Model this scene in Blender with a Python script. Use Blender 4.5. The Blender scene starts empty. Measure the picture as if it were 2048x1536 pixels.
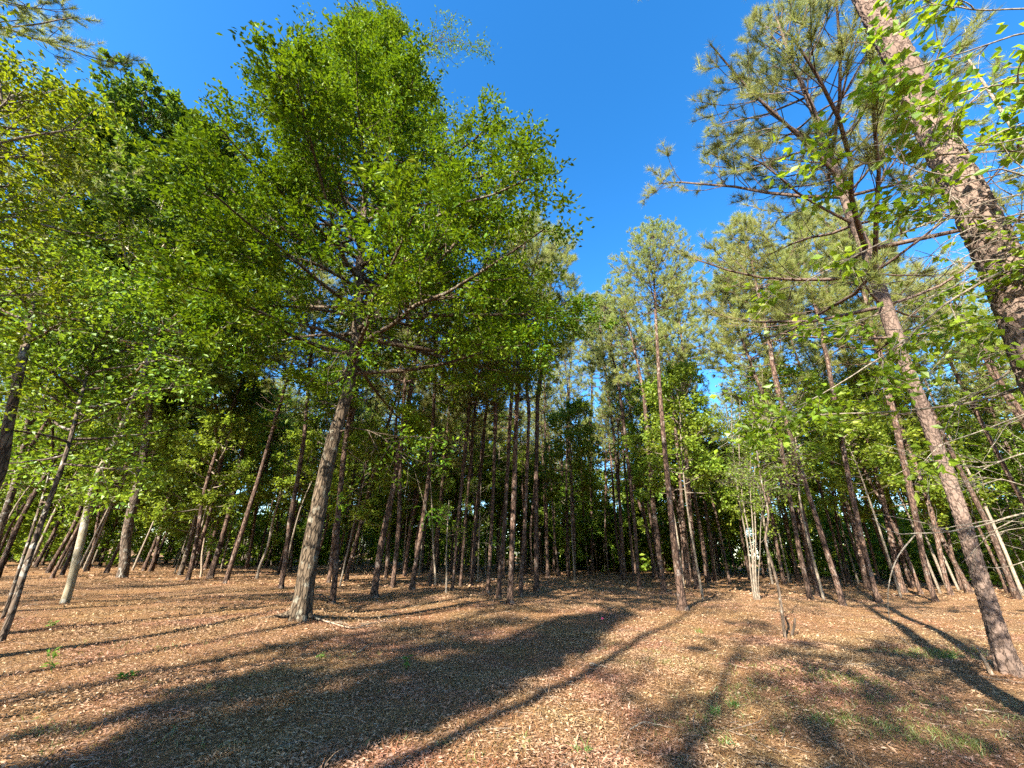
import bpy, math, random
import numpy as np
from mathutils import Vector, Matrix, Quaternion

# ------------------------------------------------------------------ camera, sky, sun, exposure
sc = bpy.context.scene
COL = sc.collection
FPX = 769.0                      # focal length in pixels of the 2048 x 1536 photograph
PITCH = math.radians(23.85)
ROLL = math.radians(1.2)
EYE = np.array([0.0, 0.0, 1.6])
cam_d = bpy.data.cameras.new('camera')
cam_d.sensor_width = 36.0
cam_d.lens = 36.0 * FPX / 2048.0
cam_d.clip_start = 0.05
cam_d.clip_end = 2000.0
cam = bpy.data.objects.new('camera', cam_d)
COL.objects.link(cam)
CAM_M = Matrix.Rotation(math.pi / 2 + PITCH, 3, 'X') @ Matrix.Rotation(ROLL, 3, 'Z')
cam.matrix_world = Matrix.Translation(Vector(EYE)) @ CAM_M.to_4x4()
sc.camera = cam
CR = np.array(CAM_M)

SUN_AZ = math.radians(213.0)     # clockwise from +Y: behind the camera, to the left
SUN_EL = math.radians(31.0)
world = bpy.data.worlds.new('World')
sc.world = world
world.use_nodes = True
wn = world.node_tree
bg = wn.nodes['Background']
sky = wn.nodes.new('ShaderNodeTexSky')
sky.sky_type = 'NISHITA'
sky.sun_disc = False
sky.sun_elevation = SUN_EL
sky.sun_rotation = SUN_AZ
sky.altitude = 60
sky.air_density = 1.0
sky.dust_density = 0.5
sky.ozone_density = 3.5
hs = wn.nodes.new('ShaderNodeHueSaturation')
hs.inputs['Saturation'].default_value = 1.3
hs.inputs['Hue'].default_value = 0.5
hs.inputs['Value'].default_value = 1.0
wn.links.new(sky.outputs[0], hs.inputs['Color'])
wn.links.new(hs.outputs[0], bg.inputs['Color'])
bg.inputs['Strength'].default_value = 0.09
world.cycles.sampling_method = 'NONE'

sun_d = bpy.data.lights.new('sun', 'SUN')
sun_d.energy = 5.0
sun_d.angle = math.radians(0.55)
sun_d.color = (1.0, 0.92, 0.79)
sun = bpy.data.objects.new('sun', sun_d)
COL.objects.link(sun)
SDIR = Vector((math.sin(SUN_AZ) * math.cos(SUN_EL), math.cos(SUN_AZ) * math.cos(SUN_EL), math.sin(SUN_EL)))
sun.rotation_euler = SDIR.to_track_quat('Z', 'Y').to_euler()
sun.location = SDIR * 60

sc.view_settings.view_transform = 'Standard'
sc.view_settings.look = 'None'
sc.view_settings.exposure = 2.35
sc.view_settings.gamma = 1.0
sc.view_settings.use_curve_mapping = False
cy = sc.cycles
cy.max_bounces = 5
cy.diffuse_bounces = 4
cy.glossy_bounces = 2
cy.transmission_bounces = 2
cy.use_adaptive_sampling = True
cy.adaptive_threshold = 0.02
cy.transparent_max_bounces = 4
cy.caustics_reflective = False
cy.caustics_refractive = False
cy.use_denoising = False

rng = np.random.default_rng(11)

# ------------------------------------------------------------------ pixel <-> place
def ray(px, py):
    """world direction of a photograph pixel; its depth along the camera axis is 1"""
    return CR @ np.array([(px - 1024.0) / FPX, -(py - 768.0) / FPX, -1.0])

def at_depth(px, py, z):
    return EYE + ray(px, py) * z

MOUNDS = []
def ground_z(x, y):
    x = np.asarray(x, float); y = np.asarray(y, float)
    z = 0.05 * np.sin(x * 0.31 + 1.0) * np.cos(y * 0.27) + 0.035 * np.sin(x * 0.8 + y * 0.55) \
        + 0.02 * np.sin(x * 1.9 - y * 1.3 + 2.0) + 0.012 * np.sin(3.7 * x + 1.0) * np.sin(3.1 * y)
    d = np.hypot(x, y)
    z = z * np.clip(d / 5.0, 0, 1)
    for mx, my, h, r in MOUNDS:
        z = z + h * np.exp(-((x - mx) ** 2 + (y - my) ** 2) / (r * r))
    return z

def at_ground(px, py):
    d = ray(px, py)
    t = (0.0 - EYE[2]) / d[2]
    for _ in range(6):
        p = EYE + d * t
        t = (float(ground_z(p[0], p[1])) - EYE[2]) / d[2]
    return EYE + d * t

def project(p):
    q = CR.T @ (np.asarray(p, float) - EYE)
    return 1024 + FPX * q[0] / -q[2], 768 - FPX * q[1] / -q[2]

# ------------------------------------------------------------------ mesh helpers
class MB:
    """collects triangles and quads, builds one mesh"""
    def __init__(self):
        self.v = []; self.f = []; self.n = 0; self.mi = []; self.sm = []
    def add(self, v, f, mat=0, smooth=True):
        v = np.asarray(v, np.float32).reshape(-1, 3); f = np.asarray(f, np.int32)
        if len(f) == 0: return
        self.v.append(v); self.f.append(f + self.n); self.n += len(v)
        self.mi.append(np.full(len(f), mat, np.int32)); self.sm.append(np.full(len(f), smooth, bool))
    def mesh(self, name, mats):
        me = bpy.data.meshes.new(name)
        v = np.concatenate(self.v)
        loops = np.concatenate([f.ravel() for f in self.f])
        tot = np.concatenate([np.full(len(f), f.shape[1], np.int32) for f in self.f])
        start = np.concatenate([[0], np.cumsum(tot)[:-1]]).astype(np.int32)
        me.vertices.add(len(v)); me.vertices.foreach_set('co', v.ravel())
        me.loops.add(len(loops)); me.loops.foreach_set('vertex_index', loops.astype(np.int32))
        me.polygons.add(len(tot)); me.polygons.foreach_set('loop_start', start)
        me.polygons.foreach_set('material_index', np.concatenate(self.mi))
        me.polygons.foreach_set('use_smooth', np.concatenate(self.sm))
        me.update(calc_edges=True)
        for m in mats: me.materials.append(m)
        return me

def norm(a):
    return a / np.maximum(np.linalg.norm(a, axis=-1, keepdims=True), 1e-9)

def tubes(P, R, sides, cap=False):
    """P (M,N,3), R (M,N) -> verts, quad faces of M tapering tubes"""
    P = np.asarray(P, float); M, N, _ = P.shape
    T = norm(np.gradient(P, axis=1))
    mean = norm(P[:, -1] - P[:, 0])
    ref = np.where(np.abs(mean[:, 2:3]) > 0.8, np.array([[1.0, 0.13, 0]]), np.array([[0, 0.1, 1.0]]))
    U = norm(np.cross(T, ref[:, None, :])); W = np.cross(T, U)
    a = np.linspace(0, 2 * math.pi, sides, endpoint=False)
    V = P[:, :, None, :] + R[:, :, None, None] * (U[:, :, None, :] * np.cos(a)[None, None, :, None] + W[:, :, None, :] * np.sin(a)[None, None, :, None])
    i = np.arange(M)[:, None, None] * N * sides
    j = np.arange(N - 1)[None, :, None] * sides
    k = np.arange(sides)[None, None, :]; k2 = (k + 1) % sides
    F = np.stack([i + j + k, i + j + k2, i + j + sides + k2, i + j + sides + k], -1).reshape(-1, 4)
    return V.reshape(-1, 3), F

def spline(pts, n):
    """Catmull-Rom through pts, n samples"""
    p = np.asarray(pts, float)
    if len(p) == 2:
        t = np.linspace(0, 1, n)[:, None]; return p[0] * (1 - t) + p[1] * t
    seg = np.linalg.norm(np.diff(p, axis=0), axis=1); s = np.concatenate([[0], np.cumsum(seg)])
    m = np.gradient(p, s, axis=0)
    q = np.linspace(0, s[-1], n); i = np.clip(np.searchsorted(s, q, side='right') - 1, 0, len(p) - 2)
    h = (s[i + 1] - s[i])[:, None]; u = ((q - s[i]) / (s[i + 1] - s[i]))[:, None]
    return (2*u**3 - 3*u**2 + 1) * p[i] + (u**3 - 2*u**2 + u) * h * m[i] + (-2*u**3 + 3*u**2) * p[i + 1] + (u**3 - u**2) * h * m[i + 1]

def sample(P, par, s):
    N = P.shape[1]; x = s * (N - 1); i = np.clip(x.astype(int), 0, N - 2); u = (x - i)[:, None]
    a = P[par, i]; b = P[par, i + 1]
    return a * (1 - u) + b * u, norm(b - a)

def perp(T, r):
    v = r.normal(size=T.shape); v -= (v * T).sum(-1, keepdims=True) * T
    return norm(v)

def polyl(start, d, length, N, r, curve=(0, 0, 0), noise=0.1):
    """polylines from start along d, bending"""
    M = len(start); step = (length / (N - 1))[:, None]
    P = np.zeros((M, N, 3)); P[:, 0] = start; d = norm(d)
    c = np.asarray(curve, float) / (N - 1)
    for j in range(1, N):
        P[:, j] = P[:, j - 1] + d * step
        d = norm(d + c + r.normal(size=d.shape) * noise)
    return P

def grow(P, L, counts, s0, s1, a0, a1, length, N, r, curve=(0, 0, 0), flat=0.6, noise=0.12):
    par = np.repeat(np.arange(len(P)), counts)
    s = r.uniform(s0, s1, len(par))
    p, T = sample(P, par, s)
    q = perp(T, r); q[:, 2] *= flat; q = norm(q)
    a = r.uniform(a0, a1, len(par))[:, None]
    d = T * np.cos(a) + q * np.sin(a)
    ln = length(L[par], s)
    return polyl(p, d, ln, N, r, curve, noise), ln, par, s

def leaf_quads(C, A, Nrm, ln, wd, fold=0.18):
    """folded diamond leaves: centre base C, axis A, face normal, length, width"""
    A = norm(A); S = norm(np.cross(A, Nrm)); Nn = np.cross(S, A)
    ln = ln[:, None]; wd = wd[:, None]
    v0 = C; v2 = C + A * ln
    m = C + A * ln * 0.48
    v1 = m + S * wd * 0.5 + Nn * wd * fold; v3 = m - S * wd * 0.5 + Nn * wd * fold
    V = np.stack([v0, v1, v2, v3], 1).reshape(-1, 3)
    F = (np.arange(len(C))[:, None] * 4 + np.arange(4)[None, :])
    return V, F

def leaves_on(Q, n, ln, wd, r, spread=0.06, up=0.9, droop=0.25, s0=0.1):
    par = np.repeat(np.arange(len(Q)), n); s = r.uniform(s0, 1.0, len(par))
    p, T = sample(Q, par, s)
    C = p + r.normal(size=p.shape) * spread
    A = T * 0.6 + r.normal(size=p.shape) * 0.75; A[:, 2] = A[:, 2] * 0.6 - droop
    Nm = r.normal(size=p.shape) * 0.75 + np.array([0, 0, up])
    L = ln * r.uniform(0.65, 1.25, len(par)); W = wd * r.uniform(0.7, 1.2, len(par))
    return leaf_quads(C, A, Nm, L, W)

def needles(C, D, k, nl, nw, r, spread=(0.15, 1.45), back=0.10):
    """tufts of needles at C pointing along D: one thin triangle per needle"""
    M = len(C); C = np.repeat(C, k, 0); D = norm(np.repeat(D, k, 0))
    q = perp(D, r); a = r.uniform(spread[0], spread[1], M * k)[:, None]
    d = D * np.cos(a) + q * np.sin(a)
    d[:, 2] += 0.08
    base = C - D * r.uniform(0, back, M * k)[:, None]
    ln = nl * r.uniform(0.65, 1.15, M * k)[:, None]
    side = perp(d, r) * nw * 0.5
    V = np.stack([base + side, base - side, base + d * ln], 1).reshape(-1, 3)
    F = np.arange(M * k)[:, None] * 3 + np.arange(3)[None, :]
    return V, F

def worley(u, v, wrap, seed):
    """F2-F1 of a jittered grid; u wraps after `wrap` cells"""
    iu = np.floor(u).astype(int); iv = np.floor(v).astype(int)
    f1 = np.full(u.shape, 9.0); f2 = np.full(u.shape, 9.0)
    for du in (-1, 0, 1):
        for dv in (-1, 0, 1):
            cu = iu + du; cv = iv + dv
            h = ((cu % wrap) * 73856093 ^ (cv + 1000) * 19349663 ^ seed * 83492791) & 0xffffff
            jx = (h % 1009) / 1009.0; jy = ((h // 1009) % 997) / 997.0
            d = np.hypot(cu + 0.15 + 0.7 * jx - u, cv + 0.15 + 0.7 * jy - v)
            f2 = np.where(d < f1, f1, np.minimum(f2, d)); f1 = np.minimum(f1, d)
    return f2 - f1

def trunk_geo(pts, rad, rings, sides, seed, flare=0.5, flare_h=0.5, lobes=5, bark=0.0, cell=(16, 9.0), wob=0.04):
    """pts local polyline from the ground; rad(h fraction) -> radius; optional real bark plates"""
    c = spline(pts, rings)
    t = np.linspace(0, 1, rings)
    R = np.array([rad(x) for x in t])
    h = c[:, 2] - c[0, 2]
    a = np.linspace(0, 2 * math.pi, sides, endpoint=False)
    r = np.random.default_rng(seed); ph = r.uniform(0, 6.28, 6)
    T = norm(np.gradient(c, axis=0)); U = norm(np.cross(T, np.array([[0.0, 1, 0.05]]))); W = np.cross(T, U)
    fl = np.exp(-np.maximum(h, 0) / flare_h)[:, None]
    prof = 1 + flare * fl * (0.55 + 0.45 * np.cos(lobes * a + ph[0])[None, :] + 0.25 * np.cos(2 * a + ph[1])[None, :])
    prof = prof + wob * np.sin(2 * a[None, :] + h[:, None] * 0.9 + ph[2]) + wob * np.sin(3 * a[None, :] - h[:, None] * 2.3 + ph[3])
    rr = R[:, None] * prof
    if bark > 0:
        s = np.concatenate([[0], np.cumsum(np.linalg.norm(np.diff(c, axis=0), axis=1))])
        u = np.broadcast_to((a / (2 * math.pi) * cell[0])[None, :], rr.shape)
        v = np.broadcast_to((s * cell[1])[:, None], rr.shape)
        un = u + 0.25 * np.sin(v * 1.7 + ph[4]); vn = v + 0.3 * np.sin(u * 2.1 + ph[5])
        w = worley(un, vn, int(cell[0]), seed)
        w2 = worley(un * 2.0 + 5, vn * 2.3 + 3, int(cell[0] * 2), seed + 7)
        rr = rr + bark * (np.clip(w * 2.2, 0, 1) ** 0.6 - 0.7) + bark * 0.35 * (np.clip(w2 * 2.0, 0, 1) - 0.5)
    V = c[:, None, :] + rr[:, :, None] * (U[:, None, :] * np.cos(a)[None, :, None] + W[:, None, :] * np.sin(a)[None, :, None])
    j = np.arange(rings - 1)[:, None] * sides; k = np.arange(sides)[None, :]; k2 = (k + 1) % sides
    F = np.stack([j + k, j + k2, j + sides + k2, j + sides + k], -1).reshape(-1, 4)
    return V.reshape(-1, 3), F

# ------------------------------------------------------------------ materials
def nt(name):
    m = bpy.data.materials.new(name); m.use_nodes = True
    t = m.node_tree; t.nodes.clear()
    o = t.nodes.new('ShaderNodeOutputMaterial')
    return m, t, o

def rgb(c): return (c[0], c[1], c[2], 1.0)
def dim(c, k=0.78): return tuple(x * k for x in c)

def ramp(t, stops, fac):
    n = t.nodes.new('ShaderNodeValToRGB'); e = n.color_ramp.elements
    while len(e) < len(stops): e.new(0.5)
    for i, (p, c) in enumerate(stops): e[i].position = p; e[i].color = rgb(c)
    t.links.new(fac, n.inputs[0]); return n.outputs[0]

def math_node(t, op, a, b):
    n = t.nodes.new('ShaderNodeMath'); n.operation = op
    for i, x in enumerate((a, b)):
        if isinstance(x, (int, float)): n.inputs[i].default_value = x
        else: t.links.new(x, n.inputs[i])
    return n.outputs[0]

def mix(t, fac, a, b, blend='MIX'):
    n = t.nodes.new('ShaderNodeMix'); n.data_type = 'RGBA'; n.blend_type = blend
    for i, x in ((0, fac), (6, a), (7, b)):
        if isinstance(x, (int, float)): n.inputs[i].default_value = x
        elif isinstance(x, tuple): n.inputs[i].default_value = rgb(x)
        else: t.links.new(x, n.inputs[i])
    return n.outputs[2]

def noise(t, scale, detail=4, rough=0.55, vec=None, dist=0.0):
    n = t.nodes.new('ShaderNodeTexNoise'); n.inputs['Scale'].default_value = scale
    n.inputs['Detail'].default_value = detail; n.inputs['Roughness'].default_value = rough
    n.inputs['Distortion'].default_value = dist
    if vec is not None: t.links.new(vec, n.inputs['Vector'])
    return n.outputs['Fac']

def coords(t, scale=(1, 1, 1), kind='Object'):
    c = t.nodes.new('ShaderNodeTexCoord'); m = t.nodes.new('ShaderNodeMapping')
    m.inputs['Scale'].default_value = scale
    t.links.new(c.outputs[kind], m.inputs['Vector']); return m.outputs[0]

def leaf_mat(name, stops, trans, tf=0.38, gloss=0.06, rough=0.5, clump=0.035):
    """leaf colours vary leaf by leaf; light passes through the blade"""
    stops = [(p_, dim(c_)) for p_, c_ in stops]; trans = dim(trans)
    m, t, o = nt(name)
    g = t.nodes.new('ShaderNodeNewGeometry')
    oi = t.nodes.new('ShaderNodeObjectInfo')
    c = ramp(t, stops, g.outputs['Random Per Island'])
    k = t.nodes.new('ShaderNodeHueSaturation'); t.links.new(c, k.inputs['Color'])
    t.links.new(math_node(t, 'ADD', math_node(t, 'MULTIPLY', oi.outputs['Random'], 0.3), 0.86), k.inputs['Value'])
    t.links.new(math_node(t, 'ADD', math_node(t, 'MULTIPLY', oi.outputs['Random'], 0.02), 0.49), k.inputs['Hue'])
    if clump > 0:
        nz = ramp(t, [(0.38, (0, 0, 0)), (0.62, (1, 1, 1))], noise(t, 0.55, 3, 0.6, coords(t)))
        hk = t.nodes.new('ShaderNodeHueSaturation'); t.links.new(k.outputs[0], hk.inputs['Color'])
        t.links.new(math_node(t, 'ADD', math_node(t, 'MULTIPLY', nz, clump), 0.5 - clump * 0.5), hk.inputs['Hue'])
        k = hk
    d = t.nodes.new('ShaderNodeBsdfDiffuse'); t.links.new(k.outputs[0], d.inputs[0])
    tr = t.nodes.new('ShaderNodeBsdfTranslucent')
    t.links.new(mix(t, 0.65, k.outputs[0], trans), tr.inputs[0])
    gl = t.nodes.new('ShaderNodeBsdfGlossy'); gl.inputs['Roughness'].default_value = rough
    gl.inputs['Color'].default_value = (0.8, 0.85, 0.8, 1)
    a = t.nodes.new('ShaderNodeMixShader'); a.inputs[0].default_value = tf
    t.links.new(d.outputs[0], a.inputs[1]); t.links.new(tr.outputs[0], a.inputs[2])
    b = t.nodes.new('ShaderNodeMixShader'); b.inputs[0].default_value = gloss
    t.links.new(a.outputs[0], b.inputs[1]); t.links.new(gl.outputs[0], b.inputs[2])
    t.links.new(b.outputs[0], o.inputs[0])
    return m

def bark_mat(name, dark, mid, light, plate=(9, 9, 3.2), bump=0.6, lichen=None, fine=1.0, cw=0.16, cs=1.0, warp=0.9):
    dark, mid, light = dim(dark, 0.72), dim(mid, 0.72), dim(light, 0.72)
    if lichen is not None: lichen = dim(lichen, 0.72)
    m, t, o = nt(name)
    v = coords(t, plate)
    w = t.nodes.new('ShaderNodeTexVoronoi'); w.feature = 'DISTANCE_TO_EDGE'; w.inputs['Scale'].default_value = 1.0
    nz = t.nodes.new('ShaderNodeTexNoise'); nz.inputs['Scale'].default_value = 1.3; nz.inputs['Detail'].default_value = 3
    t.links.new(v, nz.inputs['Vector'])
    vv = t.nodes.new('ShaderNodeVectorMath'); vv.operation = 'MULTIPLY_ADD'
    t.links.new(nz.outputs['Color'], vv.inputs[0]); vv.inputs[1].default_value = (warp, warp, warp)
    t.links.new(v, vv.inputs[2]); t.links.new(vv.outputs[0], w.inputs['Vector'])
    crack = ramp(t, [(0.0, (0, 0, 0)), (cw, (1, 1, 1))], w.outputs['Distance'])
    f = noise(t, 14 * fine, 6, 0.65, coords(t, (1, 1, 0.35)))
    big = noise(t, 1.1, 3, 0.5, coords(t, (1, 1, 0.5)))
    c = mix(t, f, mid, light)
    c = mix(t, math_node(t, 'MULTIPLY', ramp(t, [(0.4, (0, 0, 0)), (0.65, (1, 1, 1))], big), 0.45), c, dark)
    c = mix(t, math_node(t, 'ADD', math_node(t, 'MULTIPLY', crack, cs), 1.0 - cs), dark, c)
    if lichen is not None:
        li = noise(t, 5.5, 5, 0.6, coords(t, (1, 1, 0.8)))
        c = mix(t, ramp(t, [(0.56, (0, 0, 0)), (0.63, (0.8, 0.8, 0.8))], li), c, lichen)
    oi = t.nodes.new('ShaderNodeObjectInfo')
    k = t.nodes.new('ShaderNodeHueSaturation'); t.links.new(c, k.inputs['Color'])
    t.links.new(math_node(t, 'ADD', math_node(t, 'MULTIPLY', oi.outputs['Random'], 0.45), 0.78), k.inputs['Value'])
    b = t.nodes.new('ShaderNodeBsdfPrincipled'); b.inputs['Roughness'].default_value = 0.9
    b.inputs['Specular IOR Level'].default_value = 0.2
    t.links.new(k.outputs[0], b.inputs['Base Color'])
    bp = t.nodes.new('ShaderNodeBump'); bp.inputs['Strength'].default_value = bump; bp.inputs['Distance'].default_value = 0.03
    hgt = math_node(t, 'ADD', math_node(t, 'MULTIPLY', crack, 0.7), math_node(t, 'MULTIPLY', f, 0.6))
    t.links.new(hgt, bp.inputs['Height']); t.links.new(bp.outputs[0], b.inputs['Normal'])
    t.links.new(b.outputs[0], o.inputs[0])
    return m

M_PINE_BARK = bark_mat('pine_bark', (0.026, 0.015, 0.010), (0.105, 0.060, 0.041), (0.215, 0.140, 0.102), (11, 11, 3.6), 1.0, lichen=(0.25, 0.21, 0.175))
M_PINE_NEAR = bark_mat('pine_bark_plates', (0.045, 0.028, 0.021), (0.165, 0.107, 0.080), (0.29, 0.215, 0.17), (10, 10, 5.5), 0.7, cw=0.10, cs=0.62, warp=1.8)
M_OAK_BARK = bark_mat('oak_bark', (0.034, 0.024, 0.015), (0.115, 0.080, 0.050), (0.215, 0.16, 0.105), (14, 14, 3.0), 1.0, lichen=(0.27, 0.25, 0.19))
M_PALE_BARK = bark_mat('pale_smooth_bark', (0.22, 0.175, 0.11), (0.33, 0.285, 0.19), (0.42, 0.37, 0.26), (20, 20, 8), 0.25, cw=0.05, cs=0.4, lichen=(0.62, 0.60, 0.52))
M_DARK_BARK = bark_mat('dark_bark', (0.03, 0.022, 0.016), (0.10, 0.072, 0.05), (0.20, 0.15, 0.11), (11, 11, 3.0), 0.6, lichen=(0.36, 0.35, 0.30))
M_WHITE_STEM = bark_mat('white_stem_bark', (0.10, 0.078, 0.056), (0.22, 0.18, 0.135), (0.33, 0.28, 0.215), (14, 14, 7), 0.3)
M_TWIG = bark_mat('twig_bark', (0.12, 0.09, 0.065), (0.27, 0.22, 0.165), (0.42, 0.36, 0.28), (15, 15, 15), 0.2)
M_BARE_TWIG = bark_mat('bare_grey_twig_bark', (0.17, 0.135, 0.095), (0.32, 0.27, 0.20), (0.44, 0.39, 0.31), (15, 15, 15), 0.2)
M_DEAD = bark_mat('dead_wood', (0.17, 0.12, 0.08), (0.34, 0.265, 0.185), (0.44, 0.365, 0.275), (16, 16, 6), 0.3)

M_NEEDLE = leaf_mat('pine_needles', [(0.0, (0.15, 0.185, 0.04)), (0.35, (0.24, 0.28, 0.06)), (0.7, (0.32, 0.36, 0.085)), (0.93, (0.40, 0.42, 0.12)), (1.0, (0.42, 0.31, 0.12))], (0.46, 0.50, 0.11), 0.44, 0.03, 0.5)
M_OAK = leaf_mat('oak_leaves', [(0.0, (0.036, 0.085, 0.004)), (0.3, (0.068, 0.135, 0.005)), (0.7, (0.122, 0.205, 0.007)), (1.0, (0.24, 0.30, 0.016))], (0.24, 0.36, 0.006), 0.31, 0.015, clump=0.03)
M_GUM = leaf_mat('gum_leaves', [(0.0, (0.038, 0.092, 0.010)), (0.4, (0.072, 0.14, 0.012)), (0.8, (0.112, 0.19, 0.016)), (1.0, (0.20, 0.27, 0.04))], (0.23, 0.36, 0.02), 0.40, 0.025)
M_MAPLE = leaf_mat('maple_leaves', [(0.0, (0.085, 0.16, 0.008)), (0.5, (0.145, 0.24, 0.012)), (1.0, (0.24, 0.33, 0.025))], (0.32, 0.46, 0.02), 0.42, 0.03)
M_BRIGHT = leaf_mat('bright_young_leaves', [(0.0, (0.11, 0.19, 0.008)), (0.5, (0.20, 0.30, 0.012)), (1.0, (0.32, 0.41, 0.025))], (0.46, 0.60, 0.015), 0.48, 0.03)
M_YELLOW = leaf_mat('yellowing_leaves', [(0.0, (0.09, 0.15, 0.006)), (0.5, (0.16, 0.215, 0.008)), (1.0, (0.27, 0.28, 0.012))], (0.38, 0.46, 0.01), 0.45, 0.02)
M_UNDER = leaf_mat('undergrowth_leaves', [(0.0, (0.09, 0.15, 0.012)), (0.5, (0.17, 0.24, 0.018)), (1.0, (0.30, 0.37, 0.035))], (0.42, 0.54, 0.04), 0.5, 0.02)
M_GRASS = leaf_mat('grass_blades', [(0.0, (0.11, 0.16, 0.03)), (0.6, (0.21, 0.26, 0.05)), (1.0, (0.36, 0.34, 0.12))], (0.30, 0.36, 0.05), 0.4, 0.05)
M_FRESH = leaf_mat('fresh_weed_leaves', [(0.0, (0.07, 0.19, 0.02)), (1.0, (0.18, 0.34, 0.04))], (0.22, 0.42, 0.03), 0.4, 0.06)
M_LITTER = leaf_mat('fallen_leaves', [(0.0, (0.14, 0.072, 0.036)), (0.2, (0.25, 0.142, 0.075)), (0.6, (0.39, 0.240, 0.138)), (0.93, (0.46, 0.31, 0.19)), (1.0, (0.55, 0.42, 0.29))], (0.42, 0.2, 0.08), 0.12, 0.02, 0.6)
M_STRAW = leaf_mat('pine_straw', [(0.0, (0.22, 0.09, 0.032)), (0.5, (0.42, 0.20, 0.075)), (1.0, (0.58, 0.37, 0.17))], (0.45, 0.2, 0.08), 0.1, 0.06, 0.45)

def ground_mat():
    m, t, o = nt('leaf_litter_ground')
    c = coords(t, (1, 1, 1))
    n1 = noise(t, 24, 8, 0.72, c, 0.6)
    n2 = noise(t, 0.45, 4, 0.55, c)
    n3 = noise(t, 2.6, 5, 0.6, c)
    n4 = noise(t, 75, 4, 0.7, c)
    col = ramp(t, [(0.25, (0.04, 0.021, 0.010)), (0.42, (0.135, 0.077, 0.036)), (0.55, (0.285, 0.170, 0.092)), (0.7, (0.39, 0.265, 0.16))], math_node(t, 'ADD', math_node(t, 'MULTIPLY', n1, 0.6), math_node(t, 'MULTIPLY', n4, 0.4)))
    col = mix(t, math_node(t, 'MULTIPLY', ramp(t, [(0.42, (0, 0, 0)), (0.62, (1, 1, 1))], n2), 0.45), col, (0.29, 0.15, 0.058))
    col = mix(t, math_node(t, 'MULTIPLY', ramp(t, [(0.5, (0, 0, 0)), (0.72, (1, 1, 1))], n3), 0.35), col, (0.11, 0.070, 0.026))
    b = t.nodes.new('ShaderNodeBsdfPrincipled'); b.inputs['Roughness'].default_value = 0.95
    b.inputs['Specular IOR Level'].default_value = 0.1
    t.links.new(col, b.inputs['Base Color'])
    bp = t.nodes.new('ShaderNodeBump'); bp.inputs['Strength'].default_value = 1.0; bp.inputs['Distance'].default_value = 0.05
    t.links.new(math_node(t, 'ADD', n1, math_node(t, 'MULTIPLY', n4, 0.5)), bp.inputs['Height']); t.links.new(bp.outputs[0], b.inputs['Normal'])
    t.links.new(b.outputs[0], o.inputs[0])
    return m
M_GROUND = ground_mat()

def plain_mat(name, col, rough=0.7):
    m, t, o = nt(name)
    b = t.nodes.new('ShaderNodeBsdfPrincipled'); b.inputs['Roughness'].default_value = rough
    n = noise(t, 30, 4, 0.6, coords(t))
    t.links.new(mix(t, n, tuple(x * 0.8 for x in col), col), b.inputs['Base Color'])
    t.links.new(b.outputs[0], o.inputs[0]); return m

# ------------------------------------------------------------------ object helpers
def link(name, me, parent=None, loc=(0, 0, 0)):
    o = bpy.data.objects.new(name, me); COL.objects.link(o); o.location = Vector(loc)
    if parent is not None: o.parent = parent
    return o

def thing(name, label, cat, loc, group=None):
    o = link(name, None, None, loc); o.empty_display_size = 0.3
    o['label'] = label; o['category'] = cat
    if group: o['group'] = group
    return o

def tag(o, label, cat, group=None):
    o['label'] = label; o['category'] = cat
    if group: o['group'] = group
    return o

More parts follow.
